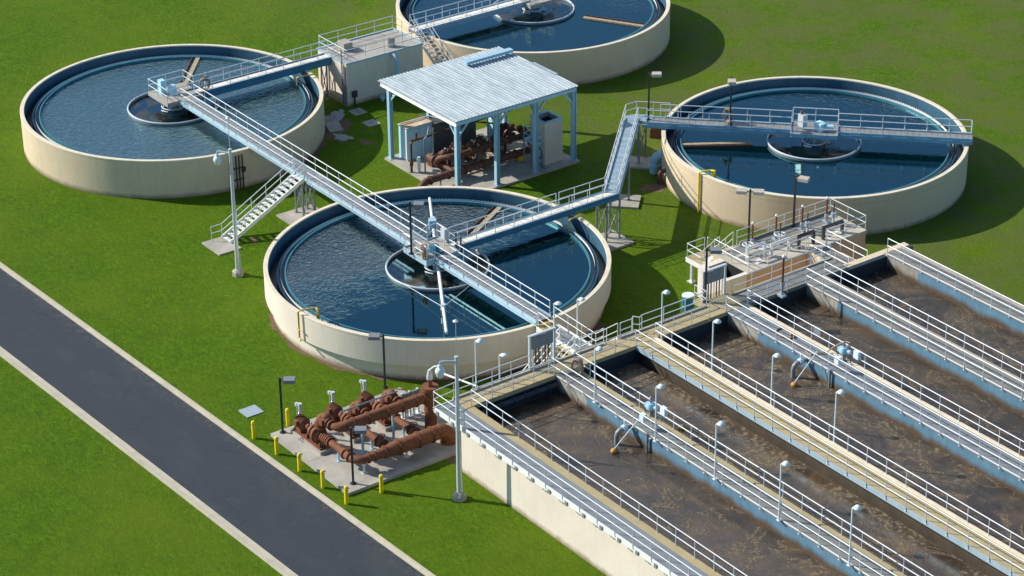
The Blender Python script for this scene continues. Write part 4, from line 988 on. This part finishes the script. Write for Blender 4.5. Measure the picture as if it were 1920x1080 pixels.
# tall street lamps
pr = thing('street_lamp', 'x', 'street lamp', (0, 0, 0), 'tall grey street lamps on concrete feet')
obj('foot', MB().lathe((0, 0), [(.0, .42), (.26, .42), (.40, .28), (.42, 0)], 8, smooth=False), M['concrete'], pr)
obj('pole', MB().cyl(0, 0, .42, 9.3, .155, 16, .10).cyl(0, 0, 9.3, 9.38, .12, 12).tube([(.16, .1, 1.6), (.2, .12, .6), (.26, .16, 0)], .02, 6), M['steel'], pr)
obj('arm', MB().tube([(0, 0, 9.05), (-.8, 0, 9.12), (-.92, 0, 9.08), (-.95, 0, 8.9)], .06, 8), M['girder'], pr)
obj('lamp_bowl', MB().lathe((-.95, 0), [(0, 8.92), (.1, 8.92), (.12, 8.75), (.22, 8.68), (.27, 8.55), (.27, 8.42), (.24, 8.36)], 20), M['lampwhite'], pr)
obj('lens', MB().lathe((-.95, 0), [(.235, 8.37), (.2, 8.2), (.12, 8.1), (0, 8.08)], 20), M['glassy'], pr)
obj('whip', MB().cyl(0, 0, 9.38, 11.6, .022, 6).lathe((0, 0), [(0, 11.72), (.06, 11.7), (.17, 11.62), (.17, 11.59), (.05, 11.55), (0, 11.5)], 14), M['steel'], pr)
used = []
place(pr, used, (-11.19, -8.85, 0), math.radians(38), 'tall grey street lamp on the lawn in front of the white side stair')
place(pr, used, (21.42, -13.42, 0), math.radians(62), 'tall grey street lamp standing against the basin walkway')

# ================================================================== CANOPY AND EQUIPMENT
tag(obj('concrete_slab', MB().box(-21.1, -11.75, 9.75, 20.95, -.05, .15), M['pad']), 'concrete slab under the metal canopy', 'slab')
cn = thing('canopy', 'open sided canopy with a flat corrugated metal roof on blue columns', 'canopy', (-16.5, 15.5, 0))
cols = [(x, y) for x in (-12.1, -20.75) for y in (10.15, 13.65, 17.15, 20.65)]
for x, y in cols:
    obj('column', MB().box(x - .15, x + .15, y - .16, y - .13, .2, 5.75).box(x - .15, x + .15, y + .13, y + .16, .2, 5.75).box(x - .02, x + .02, y - .13, y + .13, .2, 5.75).box(x - .22, x + .22, y - .22, y + .22, .18, .21), M['bluesteel'], cn)
    obj('column_foot', MB().box(x - .33, x + .33, y - .33, y + .33, 0, .18), M['concrete'], cn)
for x in (-12.1, -20.75): obj('eave_beam', MB().box(x - .12, x + .12, 10.07, 20.74, 5.75, 6.02), M['bluesteel'], cn)
obj('end_beam', MB().box(-21.7, -11.97, 10.0, 10.06, 5.74, 6.03).box(-21.7, -11.97, 9.94, 10.07, 5.70, 5.74), M['white'], cn)
obj('end_beam', MB().box(-21.7, -11.97, 20.75, 20.81, 5.72, 6.03), M['white'], cn)
pu = MB()
for i in range(5): pu.box(-21.5 , -12.2, 12 + i * 1.75, 12.08 + i * 1.75, 5.8, 5.98)
obj('purlin', pu, M['bluesteel'], cn)
for x, y in cols:
    sx = -1 if x > -16 else 1
    obj('brace', MB().beam((x, y, 4.7), (x + sx * 1.0, y, 5.75), .12, .12), M['bluesteel'], cn)
    sy = 1 if y < 20 else -1
    obj('brace', MB().beam((x, y, 4.7), (x, y + sy * .95, 5.75), .12, .12), M['bluesteel'], cn)
rf = MB(); vs = []; n = 0
y = 9.9; prof = []
while y < 20.95:
    prof += [(y, 0), (y + .19, 0), (y + .215, .055), (y + .265, .055), (y + .29, 0)]; y += .30
rs = [(-21.95, 6.06), (-16.7, 6.10), (-16.69, 6.115), (-11.93, 6.10)]
for x, z in rs:
    for yy, dz in prof: vs.append((x, yy, z + dz))
k = len(prof); fs = []
for r_ in range(len(rs) - 1):
    for j in range(k - 1): fs.append((r_ * k + j, (r_ + 1) * k + j, (r_ + 1) * k + j + 1, r_ * k + j + 1))
top = len(vs); vs2 = [(x, yy, z - .03) for x, yy, z in vs]
rf.add(vs, fs); rf.add(vs2, [tuple(reversed(f)) for f in fs])
rf.add([(x, y2, z) for (x, z) in ((-21.95, 6.03), (-11.93, 6.07)) for y2 in (9.9, prof[-1][0])] + [(x, y2, z) for (x, z) in ((-21.95, 6.06), (-11.93, 6.10)) for y2 in (9.9, prof[-1][0])], [(0, 2, 6, 4), (1, 5, 7, 3)])
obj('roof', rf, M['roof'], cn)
obj('roof_beam', MB().box(-20.4, -19.9, 16.6, 20.9, 6.28, 6.5).box(-20.25, -20.05, 16.8, 17.0, 6.1, 6.28).box(-20.25, -20.05, 20.3, 20.5, 6.1, 6.28), M['bluesteel'], cn)
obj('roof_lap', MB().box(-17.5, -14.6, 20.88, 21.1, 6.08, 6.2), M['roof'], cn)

t = thing('equipment_cabinet', 'light blue equipment cabinet with a rusted top under the canopy', 'cabinet', (-20, 11.9, .15))
obj('cabinet_body', MB().box(-20.6, -19.5, 10.75, 13.0, .15, 2.75), M['cabblue'], t)
for y in (10.8, 11.9): obj('door', MB().box(-19.5, -19.47, y + .02, y + 1.06, .3, 2.6).box(-19.47, -19.44, y + .85, y + .9, 1.3, 1.55), M['cabblue'], t)
obj('side_panel', MB().box(-20.1, -19.52, 10.72, 10.75, .25, 2.65), M['lampwhite'], t)
obj('top_sheet', MB().box(-20.65, -19.45, 10.68, 13.0, 2.75, 2.81), M['rusttop'], t); obj('top_bar', MB().tube([(-20.3, 10.75, 2.9), (-20.25, 13.3, 2.9), (-19.3, 13.6, 2.95)], .05, 8), M['steel'], t)
tag(obj('cabinet_row', MB().box(-21.3, -19.45, 13.02, 17.0, .15, 2.5).box(-21.4, -19.4, 13.02, 17.05, 2.5, 2.56), M['cabgrey']), 'row of dark grey cabinets behind the light blue cabinet', 'cabinet')
t = thing('equipment_cabinet', 'tall tan tower with an open dark top and ladder platform beside the canopy', 'cabinet', (-13.6, 19.3, .15))
obj('tower_wall', MB().box(-14.5, -12.7, 18.45, 18.55, .15, 3.5).box(-14.5, -12.7, 20.0, 20.1, .15, 3.5).box(-14.5, -14.4, 18.55, 20.0, .15, 3.5).box(-12.8, -12.7, 18.55, 20.0, .15, 3.5), M['cabtan'], t)
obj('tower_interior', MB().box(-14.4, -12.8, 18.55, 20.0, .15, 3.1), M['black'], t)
obj('top_rim', MB().box(-14.55, -12.65, 18.4, 18.62, 3.5, 3.56).box(-14.55, -12.65, 19.93, 20.15, 3.5, 3.56).box(-14.55, -14.3, 18.62, 19.93, 3.5, 3.56).box(-12.9, -12.65, 18.62, 19.93, 3.5, 3.56), M['bluesteel'], t)
lm = MB().box(-14.4, -12.9, 17.7, 18.4, 1.85, 1.95)
for x, y in ((-14.35, 17.75), (-12.95, 17.75), (-14.35, 18.35), (-12.95, 18.35)): lm.cyl(x, y, 1.9, 2.95, .03, 6)
for z in (2.4, 2.95): lm.tube([(-14.35, 18.35, z), (-14.35, 17.75, z), (-12.95, 17.75, z), (-12.95, 18.35, z)], .03, 6)
lm.cyl(-14.3, 17.8, .15, 1.9, .04, 6).cyl(-14.3, 18.3, .15, 1.9, .04, 6)
obj('ladder_platform', lm, M['bluesteel'], t)
obj('side_hose', MB().tube([(-12.68 - .6 + .28 * math.cos(2 * PI * i / 18), 18.38, .95 + .42 * math.sin(2 * PI * i / 18)) for i in range(18)], .05, 6, closed=True).tube([(-13.0, 18.38, .95), (-12.7, 18.2, .2), (-12.2, 18.0, .17)], .04, 6), M['drum'], t)
rp_ = M['rustdark']
cm = thing('pump_manifold', 'dark rusty pipe manifold in the shade under the canopy', 'pipes', (-15, 14, .15))
zc = .85
m = MB().tube(arc((-14.45, 8.3, zc), (-14.45, 8.3, -.1), (-14.45, 9.2, zc)) + [(-14.4, 17.2, zc)], .27, 18)
for y in (9.3, 10.9, 12.4, 14.0, 15.6, 17.0): fl(m, (-14.42, y, zc), (0, 1, 0), .35)
m.tube([(-14.4, 17.0, zc), (-14.4, 18.2, zc)], .27, 16)
obj('lower_header', m, rp_, cm)
m = MB().tube(arc((-15.9, 11.2, 1.75), (-16.3, 11.2, 1.2), (-15.3, 11.6, 1.75)) + [(-15.15, 12.2, 1.75), (-15.15, 19.2, 1.75)], .23, 16)
for y in (12.3, 13.4, 14.6, 15.8, 17.0, 18.2): fl(m, (-15.15, y, 1.75), (0, 1, 0), .32)
m.tube([(-15.15, 19.2, 1.75), (-15.2, 19.6, 1.6), (-15.2, 19.8, .2)], .23, 14)
obj('upper_header', m, rp_, cm)
m = MB().tube([(-17.7, 9.9, .15), (-17.7, 9.9, 2.45), (-17.75, 10.05, 2.6), (-18.1, 19.5, 2.6)], .085, 10).cyl(-17.72, 10.4, 2.6, 3.2, .09, 8).cyl(-17.7, 9.9, .7, 1.1, .14, 10)
for y in (10.0, 13, 16, 19): fl(m, (-17.75 - .035 * (y - 10), y, 2.6), (0, 1, 0), .14)
m.tube([(-18.6, 15.8, 2.4), (-17.2, 17.2, 2.3)], .07, 8).tube([(-16.4, 16.5, .15), (-16.4, 16.5, 2.6)], .1, 10)
obj('branch_pipe', m, rp_, cm)
for x, y, z in ((-14.4, 10.2, .6), (-14.4, 12.9, .6), (-14.4, 15.1, .6), (-15.15, 13.9, 1.5), (-15.15, 16.4, 1.5)): obj('pipe_foot', MB().cyl(x, y, .15, z, .06, 8).box(x - .14, x + .14, y - .14, y + .14, .15, .18), M['galvdark'], cm)
for x, y, h in ((-17.3, 11.6, 3.4), (-17.0, 13.9, 3.5), (-16.8, 16.2, 3.5), (-13.9, 17.4, 2.6)): obj('conduit_post', MB().cyl(x, y, .15, h, .05, 8), M['galvdark'], cm)
obj('conduit', MB().tube([(-17.0, 10.6, .15), (-17.0, 10.6, 2.9), (-17.0, 10.9, 3.1), (-18.6, 12.2, 3.1)], .045, 8), M['galvdark'], cm)
obj('cable_duct', MB().tube([(-17.15, 10.75, .15), (-17.15, 10.75, 2.7), (-17.2, 11.0, 2.9), (-18.6, 12.1, 2.9)], .04, 8), M['galvdark'], cm)
def shade_pump(y, label):
    t = thing('pump', label, 'pump', (-16.3, y, .15), 'rusty pumps under the canopy'); W[t.name] = (-16.3, y, .15)
    obj('plinth', MB().box(-18.0, -15.6, y - .4, y + .4, .15, .4), M['concrete'], t)
    obj('motor', MB().tube([(-17.8, y, .95), (-17.7, y, .95), (-16.95, y, .95), (-16.85, y, .95)], [.25, .34, .34, .2], 18).box(-17.65, -17.0, y - .25, y + .25, .4, .8), rp_, t)
    obj('pump_casing', MB().tube([(-16.85, y, .95), (-16.6, y, .95), (-16.55, y, .95), (-16.1, y, .95)], [.15, .2, .42, .42], 18).cyl(-16.3, y, 1.2, 1.75, .2, 14).tube([(-16.3, y, 1.75), (-15.15, y + .3, 1.75)], .2, 14).tube([(-16.1, y, .95), (-14.5, y, .85)], .19, 14).ball((-15.8, y, 1.9), .3, 12), rp_, t)
    obj('gauge', MB().ball((-17.3, y, 1.33), .07, 8).ball((-16.6, y + .1, 1.45), .09, 8).ball((-15.9, y + .2, 2.2), .09, 8), M['chrome'], t)
shade_pump(11.5, 'rusty pump under the canopy nearest the light blue cabinet'); shade_pump(13.9, 'rusty pump in the middle under the canopy'); shade_pump(16.3, 'rusty pump under the canopy nearest the tan tower')
m = MB().tube([(-18.4, 18.0, 1.6), (-16.2, 19.2, 1.6)], .22, 14).tube([(-17.9, 18.3, 1.6), (-17.9, 18.3, .15)], .2, 14).tube([(-16.2, 19.2, 1.6), (-15.7, 19.4, .2)], .2, 14)
for s in range(4): fl(m, (-18.2 + s * .55, 18.1 + s * .3, 1.6), (2.2, 1.2, 0), .32)
for k_, (x, y, z, l) in enumerate(((-16.9, 12.7, .95, 'first'), (-16.9, 15.1, .95, 'second'), (-16.6, 17.6, .95, 'third'))):
    q = MB().cyl(x, y, .15, z + .5, .16, 12).tube([(x, y, z + .5), (x + .25, y, z + .75), (x + 1.6, y + .2, z + .8)], .15, 12).cyl(x + .6, y + .1, z + .6, z + 1.2, .12, 10).tube([(x + .6 + .2 * math.cos(2 * PI * i / 14), y + .1 + .2 * math.sin(2 * PI * i / 14), z + 1.25) for i in range(14)], .03, 6, closed=True)
    for d_ in (.3, .9, 1.4): fl(q, (x + d_, y + .05 + .1 * d_, z + .78), (1, .12, 0), .24)
    fl(q, (x, y, .9), (0, 0, 1), .25); obj('valve_branch', q, rp_, cm)
tag(obj('cross_pipe', m, rp_), 'rusty flanged cross pipe at the back of the canopy slab', 'pipe')
t = thing('filter_tank', 'small white filter housing standing behind the rusty thin riser', 'filter', (-17.4, 10.3, .15))
obj('housing', MB().cyl(-17.4, 10.35, .15, 1.35, .12, 12).cyl(-17.4, 10.35, 1.0, 1.2, .15, 12).cyl(-17.75, 9.75, .15, .9, .04, 8), M['lampwhite'], t)
tag(obj('equipment_box', MB().box(-18.8, -18.0, 17.6, 18.2, .15, 2.4).box(-18.75, -18.05, 17.55, 17.6, .4, 2.2), M['cabblue']), 'pale grey box behind the pipes at the back of the canopy slab', 'cabinet')
tag(obj('tool_tub', MB().box(-14.9, -14.4, 17.35, 17.75, .15, .42).box(-14.85, -14.45, 17.4, 17.7, .42, .46), M['yellow']), 'small yellow tub on the slab under the canopy', 'tub')

# ================================================================== BLOCK BUILDING AND LAWN ITEMS
t = thing('tank_building', 'square pale block building with a railed flat roof and a blue pipe on its wall', 'building', (-33.4, 16.8, 0))
obj('wall', MB().box(-35.5, -31.3, 13.1, 20.3, 0, 3.5), M['cream'], t)
obj('roof', MB().box(-35.35, -31.45, 13.25, 20.15, 3.5, 3.53), M['concrete'], t)
obj('roof_edge', MB().box(-35.55, -31.25, 13.05, 13.2, 3.5, 3.62).box(-31.4, -31.25, 13.2, 20.35, 3.5, 3.62).box(-35.55, -35.4, 13.2, 20.35, 3.5, 3.62).box(-35.4, -31.4, 20.2, 20.35, 3.5, 3.62), M['girder'], t)
railing(t, [(-35.4, 13.2, 3.6), (-31.35, 13.2, 3.6), (-31.35, 20.2, 3.6), (-35.4, 20.2, 3.6), (-35.4, 13.3, 3.6)], 1.6)
obj('downpipe', MB().tube([(-31.85, 13.02, .05), (-31.85, 13.02, 4.6)], .05, 8).tube([(-31.55, 13.02, .05), (-31.55, 13.02, 3.4)], .06, 8).tube([(-31.38, 13.0, .05), (-31.38, 13.0, 3.3)], .05, 8), M['galvdark'], t)
obj('wall_box', MB().box(-31.3, -31.1, 13.5, 13.9, .7, 1.2).cyl(-31.2, 13.7, 0, .7, .07, 8), M['dark'], t)
obj('wall_pipe', MB().tube([(-31.3, 17.3, 3.35), (-31.0, 17.4, 3.35), (-30.8, 17.45, 3.2), (-30.75, 17.45, 3.0), (-30.75, 17.45, 0)], .15, 14).tube([(-30.75, 17.45, 2.8), (-30.75, 17.45, 2.9)], .22, 14), M['bluesteel'], t)
obj('wall_base', MB().box(-35.6, -31.2, 13.0, 13.1, 0, .12), M['concrete'], t)
for um in (MB().cyl(-32.4, 18.0, 3.53, 4.4, .35, 16), MB().box(-34.6, -33.6, 14.4, 15.2, 3.53, 4.2)): obj('roof_unit', um, M['concrete'], t)
for x, y, l in ((-29.9, 13.1, 'square manhole slab nearest the block building'), (-27.4, 12.7, 'square manhole slab between the block building and the canopy')):
    t = thing('manhole', l, 'manhole', (x, y, 0), 'square manhole slabs in the lawn')
    obj('surround', MB().box(x - .55, x + .55, y - .55, y + .55, 0, .06), M['concrete'], t); obj('cover', MB().cyl(x, y, .06, .075, .2, 16), M['galvdark'], t)
t = thing('manhole', 'square manhole slab in shade behind the pale decked footbridge', 'manhole', (-3.9, 13.2, 0), 'square manhole slabs in the lawn')
obj('surround', MB().box(-4.4, -3.4, 12.75, 13.7, 0, .06), M['concrete'], t); obj('cover', MB().cyl(-3.9, 13.2, .06, .075, .2, 16), M['galvdark'], t)
tag(obj('valve_box', MB().box(-1.0, -.1, 12.2, 12.9, 0, .12).box(-.7, -.3, 12.4, 12.7, .12, .4), M['concrete']), 'small concrete block with a pale lid beside the turning trestle', 'valve box')
rslab('long grey concrete slab on bare ground beside the grey tank', (-29.1, 10.2), 1.55, .55, -19, .1)
patch('gravel', (-26.5, 9.5), 1.05, .7, .014, M['gravel'], 12, rot=.3); patch('gravel', (-30.4, 11.6), 1.3, .7, .011, M['gravel'], 13, rot=-.6); patch('soil', (-26.9, 9.2), 1.6, 1.0, .007, M['soil'], 14); patch('soil', (-29.0, 10.8), 2.6, 1.0, .005, M['soil'], 16, rot=-.3)
patch('soil', (-24.6, 10.4), .8, .5, .006, M['soil'], 18); patch('soil', (17.9, -11.0), .9, .7, .006, M['soil'], 15)
tag(obj('vent_cowl', MB().lathe((-30.6, 15.9), [(0, .5), (.2, .42), (.24, .25), (.12, .2), (.12, 0)], 14), M['bluesteel']), 'small pale blue vent cowl at the foot of the block building', 'vent')

# ================================================================== LIGHT, SKY, CAMERA
sun_az = Vector((-.785, -.62)).normalized(); EL = math.radians(32.5)
sd = bpy.data.lights.new('sun', 'SUN'); sd.energy = 4.8; sd.angle = math.radians(.53); sd.color = (1, .945, .85)
so = bpy.data.objects.new('sun', sd); COL.objects.link(so)
so.rotation_euler = Vector((-sun_az.x * math.cos(EL), -sun_az.y * math.cos(EL), -math.sin(EL))).to_track_quat('-Z', 'Y').to_euler(); so.location = (-60, -60, 80)
w = bpy.data.worlds.new('World'); S.world = w; w.use_nodes = True
nt = w.node_tree; bg = nt.nodes['Background']; sk = nt.nodes.new('ShaderNodeTexSky'); sk.sky_type = 'NISHITA'; sk.sun_disc = False
sk.sun_elevation = EL; sk.sun_rotation = math.atan2(sun_az.x, sun_az.y); sk.altitude = 100; sk.air_density = 1.0; sk.dust_density = .4; sk.ozone_density = 3.0
gv = N(nt, 'ShaderNodeTexCoord').outputs['Generated']
sx = N(nt, 'ShaderNodeSeparateXYZ'); nt.links.new(gv, sx.inputs[0])
cl = noise(nt, scaled(nt, gv, 1, 1, 2.2), 3.2, 7, .62, .4)
west = mapr(nt, math_(nt, 'MULTIPLY', sx.outputs[0], -1.0), .1, .5)
cm_ = math_(nt, 'MULTIPLY', math_(nt, 'MULTIPLY', mapr(nt, cl, .44, .62), mapr(nt, sx.outputs[2], .50, .60)), math_(nt, 'MULTIPLY', west, mapr(nt, sx.outputs[2], .93, .80)))  # unseen bright clouds, added so the rippled water glints silver
skyc = mix(nt, 1.0, sk.outputs[0], (.78, .95, 1.04), 'MULTIPLY')
nt.links.new(mix(nt, cm_, skyc, (17, 17, 16.5)), bg.inputs[0]); bg.inputs[1].default_value = .105

f, pitch, roll, az = FPX, PITCH, ROLL, AZ = 4700.11, math.radians(27.09891852), math.radians(-.58181959), math.radians(143.96535623)
F = Vector((math.cos(az) * math.cos(pitch), math.sin(az) * math.cos(pitch), -math.sin(pitch)))
Rt = Vector((math.sin(az), -math.cos(az), 0)); U = Rt.cross(F)
c_, s_ = math.cos(roll), math.sin(roll); Rt, U = Rt * c_ + U * s_, U * c_ - Rt * s_
cd = bpy.data.cameras.new('camera'); co = bpy.data.objects.new('camera', cd); COL.objects.link(co)
co.matrix_world = Matrix(((Rt.x, U.x, -F.x, 123.14977), (Rt.y, U.y, -F.y, -83.51665), (Rt.z, U.z, -F.z, 76.84731), (0, 0, 0, 1)))
cd.sensor_fit = 'HORIZONTAL'; cd.sensor_width = 36; cd.lens = f / 1920 * 36; cd.clip_start = 1; cd.clip_end = 2500
S.camera = co
S.view_settings.view_transform = 'Standard'; S.view_settings.look = 'None'; S.view_settings.exposure = .3; S.view_settings.gamma = 1; S.view_settings.use_curve_mapping = False
S.render.engine = 'CYCLES'
S.cycles.max_bounces = 6; S.cycles.use_denoising = True
